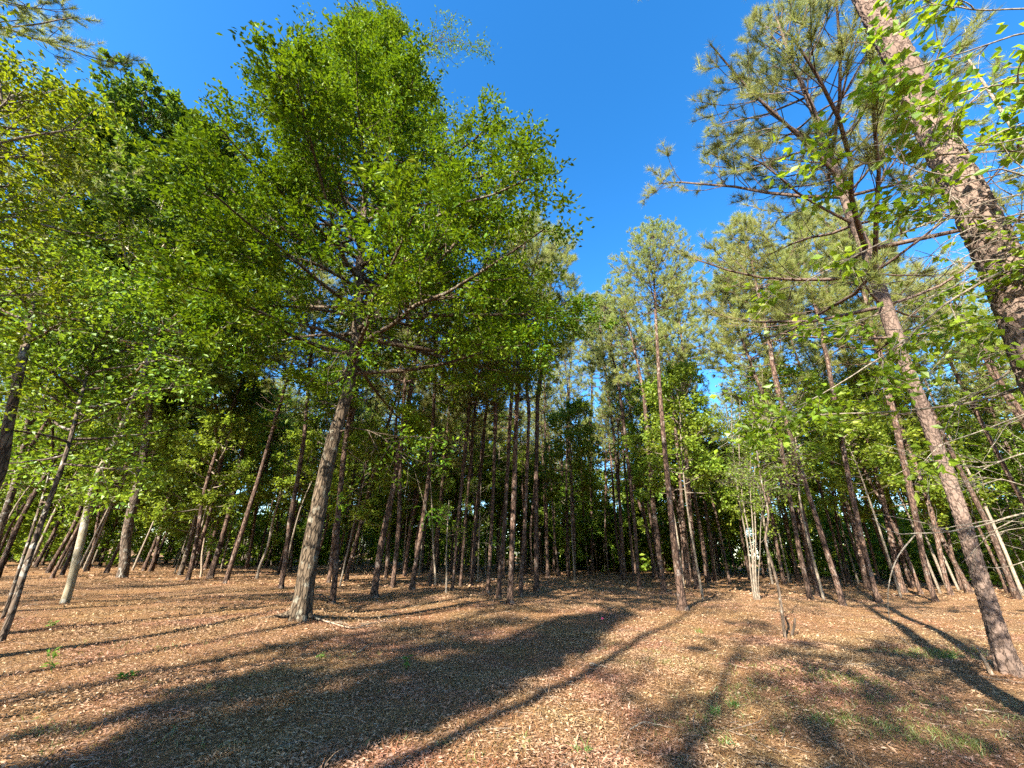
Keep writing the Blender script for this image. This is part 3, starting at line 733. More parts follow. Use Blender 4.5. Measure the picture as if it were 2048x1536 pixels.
#@@PINES@@
# ------------------------------------------------------------------ pines of the clearing, left to right
P = PINES
LIST = [
 ((8, 1130), [(28, 1050), (60, 900)], 9, 18, 'thin pine at the far left edge of the clearing'),
 ((90, 1116), [(133, 996), (165, 880)], 10, 18, 'slim grey pine between the left edge and the pale trunk, far back'),
 ((174, 1143), [(196, 1037), (205, 985), (222, 860)], 9, 18, 'slim dark pine just right of the pale leaning trunk'),
 ((301, 1143), [(325, 1047), (366, 900)], 11, 19, 'straight slim pine first to the right of the thick dark trunk'),
 ((331, 1127), [(345, 1064), (376, 917)], 8, 18, 'thin pale pine farther back, second right of the thick dark trunk'),
 ((375, 1161), [(393, 1081), (410, 979), (434, 900), (470, 800)], 12, 18, 'grey pine leaning right, beside the short pale snag'),
 ((420, 1156), [(455, 1037), (485, 900), (510, 760)], 16, 19, 'reddish pine leaning right, just right of the short pale snag'),
 ((451, 1167), [(489, 1047), (526, 927), (545, 860)], 14, 17, 'grey pine leaning right, just left of the thin bent sapling'),
 ((492, 1139), [(516, 1003), (537, 914)], 10, 18, 'slim pine behind the thin bent sapling, left of the oak'),
 ((561, 1177), [(581, 1037), (605, 900), (615, 800)], 14, 18, 'dark pine standing first to the left of the big oak trunk'),
 ((664, 1207), [(675, 1050), (689, 900), (712, 760)], 16, 18, 'reddish pine close behind the big oak trunk, on its right'),
 ((657, 1165), [(670, 1050), (690, 930)], 10, 18, 'thin dark pine showing between the oak trunk and the pine beside it'),
 ((692, 1162), [(720, 1053), (747, 943), (785, 817)], 11, 18, 'slim pine leaning right, second to the right of the oak trunk'),
 ((747, 1196), [(767, 1066), (785, 985), (805, 868), (822, 780)], 18, 18, 'dark pine with a wide flared foot, nearest to the right of the oak'),
 ((771, 1159), [(779, 1053), (790, 920)], 10, 18, 'slim trunk close behind the dark pine with the wide flared foot'),
 ((785, 1176), [(798, 1039), (800, 940)], 13, 18, 'trunk just right of the dark pine with the wide flared foot'),
 ((824, 1180), [(846, 1039), (863, 902), (868, 800)], 13, 18, 'reddish brown pine with sunlit foot left of the thin white stem'),
 ((808, 1145), [(819, 1060), (831, 980)], 9, 19, 'distant pine behind the reddish brown pine with sunlit foot'),
 ((860, 1167), [(873, 1073), (885, 960)], 9, 18, 'slim dark pine just left of the thin white stem'),
 ((905, 1180), [(914, 1066), (925, 950)], 7, 15, 'thin pine in the tight cluster right of the thin white stem, leftmost of it'),
 ((921, 1174), [(928, 1080), (938, 960)], 8, 16, 'thin pine in the middle of the tight cluster left of centre'),
 ((943, 1171), [(952, 1039), (966, 902)], 9, 18, 'dark pine at the right side of the tight cluster left of centre'),
 ((976, 1186), [(984, 1039), (990, 868)], 10, 18, 'dark straight pine, leftmost of the central row'),
 ((997, 1196), [(1007, 1073), (1017, 902), (1025, 760)], 12, 18, 'reddish straight pine, second of the central row'),
 ((1020, 1208), [(1025, 1073), (1034, 800)], 15, 18, 'nearest straight pine of the central row, grey brown'),
 ((1041, 1193), [(1048, 1073), (1058, 834)], 11, 18, 'straight pine just right of the nearest pine of the central row'),
 ((1073, 1183), [(1072, 1005), (1075, 800)], 13, 19, 'straight upright pine at the right end of the central row'),
 ((1082, 1145), [(1079, 1040), (1077, 960)], 8, 19, 'reddish sunlit pine in back, right behind the central row'),
 ((1096, 1150), [(1089, 1005), (1085, 900)], 9, 19, 'orange brown sunlit pine in back, right of the central row'),
 ((1108, 1147), [(1110, 1000), (1112, 900)], 7, 18, 'pale slim sunlit trunk in back, third right of the central row'),
 ((1137, 1154), [(1133, 971), (1135, 830)], 7, 18, 'thin dark pine standing alone left of centre gap'),
 ((1185, 1149), [(1183, 1005), (1181, 868)], 9, 18, 'dark straight pine standing alone in the middle of the back of the clearing'),
 ((1251, 1161), [(1239, 1005), (1226, 851)], 9, 17, 'slim dark pine at the left of a close pair right of centre'),
 ((1268, 1162), [(1255, 1000), (1245, 880)], 7, 18, 'thin pine behind the close pair right of centre'),
 ((1279, 1178), [(1270, 1060), (1246, 834)], 10, 17, 'slim dark pine at the right of a close pair right of centre'),
 ((1328, 1186), [(1306, 1005), (1289, 800)], 15, 18, 'dark pine just left of the near pine with the full green crown'),
 ((1378, 1176), [(1361, 971), (1350, 850)], 13, 18, 'dark pine close behind the near pine with the full green crown'),
 ((1395, 1179), [(1381, 1039), (1367, 800)], 14, 18, 'grey brown pine just right of the near pine with the full green crown'),
 ((1414, 1166), [(1391, 1005), (1375, 880)], 7, 17, 'thin leaning pine left of the white stemmed clump'),
 ((1439, 1147), [(1419, 950), (1412, 860)], 8, 18, 'pale slim pine in back, left of the white stemmed clump'),
 ((1569, 1169), [(1545, 1039), (1525, 930)], 10, 17, 'brown pine behind the crooked sapling, right of the white stemmed clump'),
 ((1596, 1166), [(1578, 1070), (1560, 960)], 8, 17, 'thin reddish pine in back, left of the crossing pair of pines'),
 ((1622, 1200), [(1600, 1108), (1579, 991), (1560, 880)], 14, 17, 'reddish leaning pine, left one of the crossing pair'),
 ((1640, 1193), [(1607, 1039), (1593, 971), (1560, 780)], 19, 18, 'thicker dark leaning pine, right one of the crossing pair'),
 ((1687, 1212), [(1631, 1032), (1596, 920), (1560, 800)], 16, 18, 'sunlit pine leaning left, right of the crossing pair'),
 ((1699, 1167), [(1675, 1056), (1655, 851)], 11, 18, 'dark pine farther back, between two sunlit leaning pines'),
 ((1757, 1205), [(1713, 1032), (1678, 851), (1655, 720)], 17, 18, 'sunlit reddish pine leaning left with a long shadow behind it'),
 ((1808, 1186), [(1767, 1005), (1716, 817)], 18, 18, 'brown pine leaning left, third to the left of the near plated trunk'),
 ((1822, 1176), [(1790, 1040), (1750, 880)], 9, 17, 'thin dark pine behind the leaning pines near the right'),
 ((1871, 1203), [(1822, 988), (1788, 834)], 16, 18, 'mottled pine leaning left, second to the left of the near plated trunk'),
 ((1902, 1190), [(1862, 1022), (1808, 871)], 13, 18, 'pine leaning left, first to the left of the near plated trunk'),
 ((1925, 1179), [(1885, 1020), (1850, 900)], 11, 18, 'reddish pine showing just beside the near plated trunk'),
 ((1990, 1168), [(1950, 1000), (1915, 860)], 13, 18, 'dark shaded pine just right of the near plated trunk'),
 ((2040, 1160), [(1995, 960), (1960, 820)], 15, 18, 'dark shaded pine at the far right edge of the clearing'),
]
TIPS = {1687: (1488, 440), 1640: (1462, 520), 1622: (1440, 560), 1757: (1585, 440), 1808: (1612, 430), 1871: (1675, 420), 1902: (1705, 470), 1395: (1352, 560), 1073: (1106, 470), 1137: (1148, 640), 1185: (1188, 640), 1251: (1190, 600), 1041: (1050, 560), 1328: (1240, 560), 1279: (1200, 600)}
for i, (b, ups, w, H, lab) in enumerate(LIST):
    d = np.linalg.norm(at_ground(*b)[:2])
    pine_px(b, ups, w, H, P[i % 4] if d < 34 else PINES_FAR[i % 3], lab, 'pines standing in the clearing', frac=0.33 + 0.06 * ((i * 7) % 4) / 3, tip=TIPS.get(b[0]))

# nearer pines
pine_px((1366, 1222), [(1347, 1073), (1333, 937), (1321, 800), (1312, 640)], 21, 16.6, PINE_NEAR, 'near pine with a full olive green crown against the sky, right of centre', 'near pines', frac=0.36, spin=0.6)
pine_px((2022, 1346), [(1968, 1180), (1916, 1011), (1868, 880), (1826, 765), (1796, 690)], 52, 19.5, PINE_BIG,
        'large near pine with plated bark leaning across the right of the picture', 'near pines', frac=0.1, bark=M_PINE_NEAR, near=True, spin=2.2, tip=(1548, 10))
nb = np.array([4.3, 2.43, 0.0])
pine(nb, [plane_pt(nb, 2100, 760), plane_pt(nb, 2016, 560), plane_pt(nb, 1940, 400), plane_pt(nb, 1855, 235), plane_pt(nb, 1790, 100), plane_pt(nb, 1725, -20)], 0.375, 19.0, PINE_BIG,
     'nearest pine trunk with plated grey bark, crossing the upper right corner', 'near pines', frac=0.62, bark=M_PINE_NEAR, near=True, spin=0.4)
pine((-16.0, 5.8, 0), [(-15.9, 5.8, 4)], 0.34, 20.0, PINE_BIG, 'pine whose needle clusters hang into the upper left corner', 'near pines', frac=0.35, spin=1.0)

# far rows
r = np.random.default_rng(77)
far_lab = 'distant slim pine in the dense rows behind the clearing'
ZONES = [(-9, 'behind the broadleaf trees at left'), (470, 'behind the big oak trunk'), (850, 'behind the central pine row'), (1180, 'behind the near pine with the full crown'), (1450, 'behind the white stemmed clump and crossing pines'), (1780, 'behind the near plated trunk at right')]
def zone(x, y):
    px = project((x, y, 1.0))[0]; out = ZONES[0][1]
    for a_, t_ in ZONES:
        if px >= a_: out = t_
    return out
cnt = 0; placed = []
while cnt < 265:
    d = 32 + 58 * r.random() ** 1.3; a = r.uniform(-0.98, 0.98)
    x = d * math.sin(a); y = d * math.cos(a)
    if any((x - q[0]) ** 2 + (y - q[1]) ** 2 < 2.6 for q in placed): continue
    placed.append((x, y)); cnt += 1
    b = np.array([x, y, float(ground_z(x, y))])
    pine(b, [b + np.array([r.normal() * 0.15, r.normal() * 0.15, 3.0]), b + np.array([r.normal() * 0.3, r.normal() * 0.3, 7.0])], r.uniform(0.15, 0.30), r.uniform(16, 22), PINES_FAR[cnt % 3], 'distant slim pine in the dense rows ' + zone(x, y), 'distant pines ' + zone(x, y), frac=r.uniform(0.35, 0.5))

# trees that stand behind the photographer and throw the long shadows
SHX, SHY = math.sin(SUN_AZ), math.cos(SUN_AZ)          # towards the sun
def shade_pine(x, y, H, diam, kit, k):
    pine((x, y, 0.0), [(x + 0.1, y, 4.0)], diam, H, kit, 'pine standing behind the viewer, outside the picture', 'pines behind the viewer', frac=0.42)
#@@SHADE@@
def shade_tree(perp, tip_along, H, low, R, seed):
    """narrow cone-shaped broadleaf tree whose shadow's tip falls at tip_along on the shadow line `perp`"""
    al = tip_along - H / math.tan(SUN_EL)
    b = np.array([perp * -SHY + al * -SHX, perp * SHX + al * -SHY, 0.0])
    root = thing('gum_tree', 'narrow broadleaf tree standing behind the viewer, outside the picture', 'gum tree', b, 'broadleaf trees behind the viewer')
    loc = [(0, 0, -0.2), (0.1, 0, H * 0.3), (0, 0.1, H * 0.6), (0.1, 0.1, H)]
    mb = MB(); v, f = trunk_geo(loc, lambda t: 0.22 * (1 - t) + 0.02, 30, 12, seed); mb.add(v, f); link('trunk', mb.mesh('shade_trunk', [M_DARK_BARK]), root)
    lf = gen_broad(seed, loc, lambda t: R * (1 - t) ** 1.15 + 0.25, low / H, 70, 8, 5, 9, 0.26, 0.18, (-0.1, 0.5), 0.1)
    link('limbs', lf[0].mesh('shade_limbs', [M_DARK_BARK]), root)
    c = link('crown', lf[1].mesh('shade_leaves', [M_GUM]), root); c['kind'] = 'stuff'
shade_tree(-4.7, 13.0, 18.0, 3.2, 3.3, 501)
shade_tree(-4.1, 8.5, 13.0, 3.0, 1.4, 502)
SHADE_KIT = gen_pine(180, 10.0, 2.8, 0.30, 0.7, 16, 0.26, 0.014, 0.65)
for k, (perp_, along, H, diam) in enumerate([(-13.0, -6, 22, 0.34), (-10.6, -3.4, 22, 0.34), (-9.2, -9, 21, 0.30), (-3.0, -12, 22, 0.30), (-7.8, -15, 21, 0.3)]):
    x, y = perp_ * -SHY + along * -SHX, perp_ * SHX + along * -SHY
    pine((x, y, 0.0), [(x + 0.1, y, 4.0)], diam, H, SHADE_KIT, 'pine standing behind the viewer, outside the picture', 'pines behind the viewer', frac=0.60)
for k, (px, py, back, H, diam) in enumerate([(1600, 1500, 19, 15, 0.3), (1950, 1500, 17, 14, 0.3), (1450, 1310, 20, 15, 0.3), (1800, 1400, 21, 15, 0.3)]):
    g = at_ground(px, py)
    shade_pine(g[0] + SHX * back, g[1] + SHY * back, H, diam, SHADE_KIT, k)

# ------------------------------------------------------------------ understory trees and thicket
r = np.random.default_rng(91)
n_u = 0
for k in range(400):
    if n_u >= 130: break
    d = r.uniform(42, 76) if n_u > 22 else r.uniform(34, 44)
    a = r.uniform(-0.97, 0.97); x = d * math.sin(a); y = d * math.cos(a)
    if abs(a) < 0.3 and d < 30: continue
    understory(x, y, UNDER[n_u % 3], r.uniform(1.0, 1.55), r.uniform(0, 6.28), 'slender leafy understory tree ' + zone(x, y), 'understory trees ' + zone(x, y))
    n_u += 1

for k, (x, y, sc_, lab) in enumerate([(8.5, 19, 0.95, 'slender leafy tree behind the white stemmed clump'), (14.5, 20, 1.05, 'slender leafy tree behind the sunlit leaning pines at right'), (19, 21, 1.0, 'slender leafy tree left of the near plated trunk, half hidden by pines'),
                            (11, 27, 1.2, 'tall slender leafy tree deep among the right-hand pines'), (24, 24, 1.15, 'leafy tree behind the lichen spotted trunk at right'), (4.5, 29, 1.1, 'slender leafy tree behind the near pine with the full green crown')]):
    understory(x, y, UNDER[1], sc_, k * 1.3, lab, 'leafy trees among the right-hand pines')

r = np.random.default_rng(44); n_b = 0
while n_b < 44:
    d = r.uniform(34, 60); a = math.pi + r.uniform(-2.15, 2.15)
    if abs(a - math.pi) > 1.3: d = r.uniform(22, 50)
    x, y = d * math.sin(a), d * math.cos(a); n_b += 1
    b = np.array([x, y, float(ground_z(x, y))])
    pine(b, [b + np.array([0.1, 0.1, 4.0])], 0.28, r.uniform(15, 18), PINES_FAR[n_b % 3], 'pine in the wood behind the viewer, outside the picture', 'wood behind the viewer', frac=0.3)

for k, (x, y, sc_, lab) in enumerate([(-8.5, 22, 0.9, 'leafy tree between the left pines, just left of the oak'), (-13, 25, 1.0, 'leafy tree behind the short pale snag at left'), (-17, 23, 1.0, 'leafy tree behind the thick dark trunk at left'), (-6, 29, 1.1, 'leafy tree directly behind the oak trunk'), (-24, 24, 1.1, 'leafy tree behind the pale leaning trunk at left')]):
    understory(x, y, UNDER[k % 2], sc_, k * 1.7 + 0.4, lab, 'leafy trees among the left-hand pines')

def thicket():
    r = np.random.default_rng(15)
    kit = []
    for s in range(3):
        lf = gen_broad(400 + s, [(0, 0, -0.1), (0.1, 0, 1.2), (0, 0.1, 3.0)], prof_round(1.5), 0.05, 13, 5, 3, 4, 0.34, 0.24, (-0.1, 1.0))
        kit.append((np.concatenate(lf[1].v), np.concatenate(lf[1].f)))
    st, sf = tubes(polyl(np.zeros((5, 3)), np.array([[0.2, 0, 1], [-0.2, 0.1, 1], [0, 0.25, 1], [0.1, -0.2, 1], [-0.1, -0.1, 1.0]]), np.full(5, 3.2), 6, r, (0, 0, 0), 0.08), np.full((5, 6), 0.018), 4)
    mb = MB()
    for k in range(290):
        d = r.uniform(50, 76) if k < 175 else r.uniform(76, 96); a = r.uniform(-0.98, 0.98); x = d * math.sin(a); y = d * math.cos(a)
        th = r.uniform(0, 6.28); R = np.array([[math.cos(th), -math.sin(th), 0], [math.sin(th), math.cos(th), 0], [0, 0, 1]])
        sc_ = r.uniform(0.8, 2.0) * (1.0 if k < 175 else 1.35); off = np.array([x, y, float(ground_z(x, y))])
        fv, ff = kit[k % 3]; mb.add(fv @ R.T * sc_ + off, ff, 0, False)
        mb.add(st @ R.T * sc_ + off, sf, 1, True)
    return mb.mesh('thicket', [M_UNDER, M_TWIG])
th = link('thicket', thicket()); th['kind'] = 'stuff'
tag(th, 'dense dark green thicket closing the back of the clearing', 'thicket')

#@@SMALL@@
# ------------------------------------------------------------------ small trees, stems and snags of the clearing
def stem_px(b, ups, w, wt=0.35, rings=26, sides=9, base=None, seed=1, flare=0.25):
    base = at_ground(*b) if base is None else base
    pts = [base + np.array([0, 0, -0.06]), base] + [plane_pt(base, *u) for u in ups]
    r0 = w / px_per_m(base + np.array([0, 0, 0.5])) / 2
    loc = [p - base for p in pts]
    v, f = trunk_geo(loc, lambda t: r0 * (1 - (1 - wt) * t), rings, sides, seed, flare, 0.12, 3, 0.0, wob=0.06)
    return base, loc, r0, v, f

def twiggy(loc, r0, seed, t0, n, reach, n2=3, nl=0, leaf=0.11, wid=0.06, el=(0.1, 0.8), curve=0.2, th=0.007):
    """bare or leafy side branches along a stem"""
    r = np.random.default_rng(seed)
    A = spline(loc, 20)[None]
    s = r.uniform(t0, 1.0, n); p, T = sample(A, np.zeros(n, int), s)
    az = r.uniform(0, 6.28, n); e = r.uniform(el[0], el[1], n)
    D = np.stack([np.cos(az) * np.cos(e), np.sin(az) * np.cos(e), np.sin(e)], 1)
    LN = reach * r.uniform(0.4, 1.1, n)
    B = polyl(p, D, LN, 7, r, (0, 0, curve), 0.16)
    mb = MB(); v, f = tubes(B, np.full((n, 7), th) * np.linspace(1.2, 0.3, 7), 4); mb.add(v, f)
    Q, ql, _, _ = grow(B, LN, n2, 0.2, 1.0, 0.4, 1.1, lambda l, q: l * 0.5 * (1.2 - q) + 0.1, 5, r, (0, 0, 0.1), 0.8, 0.16)
    v, f = tubes(Q, np.full((len(Q), 5), th * 0.6) * np.linspace(1, 0.3, 5), 3); mb.add(v, f)
    fol = MB()
    if nl:
        W, wl, _, _ = grow(Q, ql, 3, 0.3, 1.0, 0.4, 1.1, lambda l, q: r.uniform(0.1, 0.3, len(l)), 3, r, (0, 0, -0.1), 0.8, 0.1)
        v, f = tubes(W, np.full((len(W), 3), th * 0.4), 3); mb.add(v, f)
        v, f = leaves_on(W, nl, leaf, wid, r, 0.04); fol.add(v, f, 0, False)
    return mb, fol

def sapling(name, label, cat, b, ups, w, bark, seed, t0, n, reach, n2=3, nl=0, leafm=None, wt=0.35, group=None, **kw):
    base, loc, r0, v, f = stem_px(b, ups, w, wt, seed=seed)
    root = thing(name, label, cat, base, group)
    mb = MB(); mb.add(v, f); link('trunk', mb.mesh(name + '_trunk', [bark]), root)
    if n:
        tw, fol = twiggy(loc, r0, seed + 3, t0, n, reach, n2, nl, **kw)
        link('limbs', tw.mesh(name + '_limbs', [bark]), root)
        if nl:
            c = link('crown', fol.mesh(name + '_leaves', [leafm]), root); c['kind'] = 'stuff'
    return root

# clump of white stems
base = at_ground(1514, 1200)
root = thing('sapling_clump', 'clump of slender white stems rising from one foot, right of centre', 'sapling clump', base)
allt = MB(); allf = MB()
for i, (dx, ups, w) in enumerate([(-5, [(1495, 1090), (1478, 1000), (1466, 900), (1462, 780)], 6), (-2, [(1502, 1090), (1487, 1010), (1478, 900), (1480, 800)], 6),
                                  (0, [(1506, 1060), (1500, 960), (1505, 850)], 5), (3, [(1511, 1060), (1508, 960), (1520, 840), (1525, 740)], 5), (6, [(1520, 1100), (1521, 1060), (1530, 960)], 4)]):
    bb = at_ground(1514 + dx, 1200)
    pts = [bb + np.array([0, 0, -0.05]), bb] + [plane_pt(bb, *u) for u in ups]
    loc = [p - base for p in pts]; r0 = w * 0.8 / px_per_m(base) / 2
    mb = MB(); v, f = trunk_geo(loc, lambda t: r0 * (1 - 0.6 * t), 24, 8, i + 60, 0.15, 0.1, 3); mb.add(v, f)
    link('stem', mb.mesh('white_stem', [M_WHITE_STEM]), root)
    tw, fo = twiggy(loc, r0, 70 + i, 0.45, 9, 1.5, 4, 6, 0.11, 0.06, (0.2, 1.0))
    for a_, b_ in ((allt, tw), (allf, fo)):
        o_ = 0
        V_ = np.concatenate(b_.v)
        for ff in b_.f: pass
        a_.add(V_, np.concatenate([x for x in b_.f if x.shape[1] == 4]), 0, a_ is allt)
link('limbs', allt.mesh('clump_limbs', [M_WHITE_STEM]), root)['kind'] = 'stuff'
c = link('crown', allf.mesh('clump_leaves', [M_UNDER]), root); c['kind'] = 'stuff'

sapling('crooked_sapling', 'crooked grey sapling standing alone on the sunlit litter, right foreground', 'sapling', (1571, 1277),
        [(1564, 1225), (1556, 1172), (1543, 1125), (1531, 1085), (1537, 1030), (1522, 960), (1512, 880), (1505, 790)], 9, M_DARK_BARK, 81, 0.42, 34, 1.5, 5, 3, M_MAPLE, 0.3, leaf=0.07, wid=0.04, el=(-0.3, 0.6))
sapling('dead_stick', 'short dark dead stub standing beside the foot of the crooked sapling', 'stub', (1584, 1274), [(1588, 1255), (1590, 1236)], 8, M_DARK_BARK, 82, 0.5, 0, 0.1, wt=0.6)
sapling('pale_snag', 'short pale dead snag with a broken forked top among the left pines', 'snag', (401, 1155), [(404, 1110), (409, 1076)], 7, M_DEAD, 83, 0.7, 0, 0.8, wt=0.5)
sapling('bent_sapling', 'thin bent sapling with a hooked foot left of the big oak', 'sapling', (514, 1158), [(519, 1135), (534, 1098), (546, 1040), (560, 989), (572, 900)], 8, M_TWIG, 84, 0.5, 12, 1.6, 4, 7, M_UNDER)
sapling('white_stem_sapling', 'very thin white stem standing left of the tight cluster of pines', 'sapling', (892, 1186), [(893, 1100), (898, 1000)], 5, M_WHITE_STEM, 85, 0.5, 8, 1.2, 3, 7, M_UNDER)
sapling('lichen_tree', 'slanting pale lichen spotted trunk at right, behind the near plated trunk', 'tree', (2046, 1190), [(2009, 1100), (1945, 960), (1887, 850), (1850, 760), (1800, 640)], 12, M_TWIG, 86, 0.5, 22, 2.2, 4, 7, M_UNDER, 0.5)
sapling('leafy_sapling', 'leafy sapling with bright leaves among the pines right of the oak', 'sapling', (870, 1172), [(866, 1090), (862, 980), (850, 880)], 5, M_TWIG, 87, 0.35, 18, 1.6, 4, 8, M_MAPLE)
sapling('leafy_sapling', 'leafy sapling with soft green leaves left of the central pine row', 'sapling', (955, 1165), [(958, 1080), (962, 960)], 5, M_TWIG, 88, 0.2, 18, 1.8, 4, 8, M_MAPLE)
sapling('leafy_sapling', 'slim leafy sapling above the white stemmed clump', 'sapling', (1545, 1168), [(1530, 1060), (1515, 930), (1495, 800)], 7, M_TWIG, 89, 0.35, 30, 2.0, 4, 9, M_MAPLE)

# ------------------------------------------------------------------ small tree reaching in from the right edge
r = np.random.default_rng(55)
def leaf_shape(seed):
    """a pointed five-lobed blade, folded on its midrib, about 1 long"""
    q = np.random.default_rng(seed)
    out = [(0, 0), (0.20, 0.10), (0.46, 0.12), (0.26, 0.36), (0.40, 0.60), (0.17, 0.62), (0.0, 1.0)]
    rt = np.array([(x * q.uniform(0.9, 1.1), y) for x, y in out])
    V = [(0, 0.0, 0.0), (0, 0.35, -0.015), (0, 0.65, -0.03), (0, 1.0, -0.10)]
    V += [(x, y, 0.30 * x * 0.5 - 0.08 * y * y) for x, y in rt[1:6]] + [(-x, y, 0.30 * x * 0.5 - 0.08 * y * y) for x, y in rt[1:6]]
    F = [(0, 4, 5), (0, 5, 1), (1, 5, 6), (1, 6, 7), (1, 7, 2), (2, 7, 8), (2, 8, 3), (0, 10, 9), (0, 1, 10), (1, 11, 10), (1, 12, 11), (1, 2, 12), (2, 13, 12), (2, 3, 13)]
    mb = MB(); mb.add(np.array(V), np.array(F), 0, False); return mb.mesh('lobed_leaf', [M_BRIGHT])
LEAVES = [leaf_shape(i) for i in range(4)]
sb = np.array([5.62, 2.74, float(ground_z(5.62, 2.74))])
tree = thing('small_tree', 'small tree reaching in from the right edge with bright lobed leaves and bare pale twigs', 'small tree', sb)
stem = [np.array([0, 0, -0.1]), np.zeros(3), np.array([-0.1, 0.04, 1.6]), np.array([-0.2, 0.0, 3.6]), np.array([-0.3, -0.1, 5.4]), np.array([-0.35, -0.2, 7.0])]
mb = MB(); v, f = trunk_geo(stem, lambda t: 0.05 * (1 - 0.8 * t), 40, 12, 9, 0.3, 0.2, 4); mb.add(v, f); link('trunk', mb.mesh('small_tree_trunk', [M_BARE_TWIG]), tree)
def spray(pxs, z0, z1, th, n2, leaves, seed, up=0.0, reach=0.35):
    q = np.random.default_rng(seed)
    n = len(pxs); Z = np.linspace(z0, z1, n)
    p = np.array([at_depth(a, b, z) for (a, b), z in zip(pxs, Z)])
    start = sb + np.array([-0.35, -0.05, max(1.0, p[0][2] - sb[2] - 0.25)])
    p = np.concatenate([[start], p]) - sb
    A = spline(p, 22)[None] ; A[0, 1:-1] += np.cumsum(q.normal(size=(20, 3)) * 0.004, axis=0)
    L = np.array([np.linalg.norm(p[-1] - p[0])])
    mb = MB(); v, f = tubes(A, np.linspace(th, th * 0.22, 22)[None, :], 6); mb.add(v, f)
    Q, ql, _, _ = grow(A, L, n2, 0.2, 0.99, 0.35, 0.95, lambda l, s: l * reach * q.uniform(0.4, 1.0, len(l)) * (1.25 - s), 8, q, (0, 0, up), 0.8, 0.11)
    v, f = tubes(Q, (th * 0.42) * np.ones((len(Q), 1)) * np.linspace(1, 0.3, 8)[None, :], 4); mb.add(v, f)
    W, wl, _, _ = grow(Q, ql, 4, 0.25, 1.0, 0.4, 1.0, lambda l, s: q.uniform(0.12, 0.45, len(l)), 5, q, (0, 0, 0), 0.8, 0.14)
    v, f = tubes(W, (th * 0.2) * np.ones((len(W), 1)) * np.linspace(1, 0.4, 5)[None, :], 3); mb.add(v, f)
    link('branch', mb.mesh('small_tree_branch', [M_BARE_TWIG]), tree)
    return W if leaves else None
twigs = []
for k, (pxs, z0, z1, th, n2, lv) in enumerate([
    ([(2070, 60), (1960, 90), (1860, 120), (1760, 160)], 4.2, 4.3, 0.016, 9, True),
    ([(2070, 20), (1960, 20), (1850, 10), (1780, 40)], 4.3, 4.6, 0.014, 8, True),
    ([(2070, 170), (1950, 180), (1850, 210), (1740, 250)], 4.1, 4.2, 0.016, 9, True),
    ([(2070, 300), (1930, 300), (1800, 310), (1700, 330), (1635, 350)], 4.2, 4.5, 0.016, 10, True),
    ([(2070, 445), (1900, 432), (1780, 470), (1640, 540), (1560, 580)], 4.2, 4.6, 0.018, 10, True),
    ([(2070, 520), (1900, 600), (1780, 700), (1690, 760), (1600, 810)], 4.2, 4.8, 0.018, 10, True),
    ([(2070, 770), (1960, 800), (1800, 822), (1640, 828), (1480, 838)], 4.3, 5.0, 0.016, 9, True),
    ([(2070, 640), (1950, 640), (1800, 660), (1650, 640)], 4.6, 5.4, 0.012, 8, True),
    ([(2070, 230), (1980, 260), (1900, 320), (1850, 330)], 4.0, 4.2, 0.014, 6, False),
    ([(2070, 330), (1960, 360), (1880, 380), (1790, 370)], 4.1, 4.2, 0.014, 6, False),
    ([(2070, 385), (1980, 400), (1880, 430), (1760, 445)], 4.0, 4.3, 0.012, 6, False),
    ([(2070, 470), (1990, 480), (1900, 530), (1750, 570)], 4.1, 4.3, 0.012, 6, False),
    ([(2070, 505), (1980, 540), (1880, 580), (1800, 650), (1785, 700)], 4.1, 4.2, 0.010, 4, False),
    ([(2070, 700), (1990, 765), (1930, 800), (1860, 815)], 4.2, 4.5, 0.020, 5, False),
    ([(2070, 905), (1960, 935), (1860, 925), (1790, 950)], 4.2, 4.4, 0.012, 5, False),
    ([(2070, 1026), (1940, 1055), (1833, 1066), (1772, 1061), (1744, 1036)], 4.2, 4.4, 0.016, 4, False),
    ([(2070, 1118), (2005, 1136), (1966, 1133)], 4.2, 4.3, 0.012, 3, False),
    ([(2070, 580), (1960, 560), (1840, 600), (1720, 640), (1600, 660)], 4.4, 5.0, 0.012, 7, False),
    ([(2070, 150), (2000, 170), (1930, 230), (1890, 300)], 4.0, 4.1, 0.014, 7, False),
    ([(2070, 270), (1990, 290), (1920, 290), (1850, 270)], 3.9, 4.1, 0.013, 7, False),
    ([(2070, 350), (2000, 330), (1930, 345), (1840, 330), (1760, 300)], 3.9, 4.0, 0.014, 8, False),
    ([(2070, 425), (1990, 440), (1900, 480), (1820, 560)], 3.9, 4.0, 0.013, 8, False),
    ([(2070, 545), (2000, 520), (1920, 525), (1830, 500)], 4.0, 4.1, 0.012, 7, False),
    ([(2070, 830), (1980, 870), (1900, 900), (1840, 960)], 4.0, 4.2, 0.012, 6, False),
    ([(2070, 980), (2000, 960), (1930, 985), (1870, 960)], 4.0, 4.2, 0.011, 6, False)]):
    W = spray(pxs, z0 * 0.74, z1 * 0.74, th * 0.86, n2, lv, 900 + k)
    if lv: twigs.append(W)
hang = spline(np.array([at_depth(*q) for q in ((1833, 1066, 3.2), (1795, 1115, 3.2), (1776, 1190, 3.2), (1785, 1255, 3.18), (1830, 1300, 3.18))]) - sb, 20)[None]
mb = MB(); v, f = tubes(hang, np.linspace(0.006, 0.002, 20)[None, :], 5); mb.add(v, f); link('hanging_twig', mb.mesh('hanging_twig', [M_BARE_TWIG]), tree)
near_t = np.concatenate(twigs[:4]); far_t = np.concatenate(twigs[4:])
n_leaf = 290
par = r.integers(0, len(near_t), n_leaf); s_ = r.uniform(0.2, 1.0, n_leaf)
p, T = sample(near_t, par, s_)
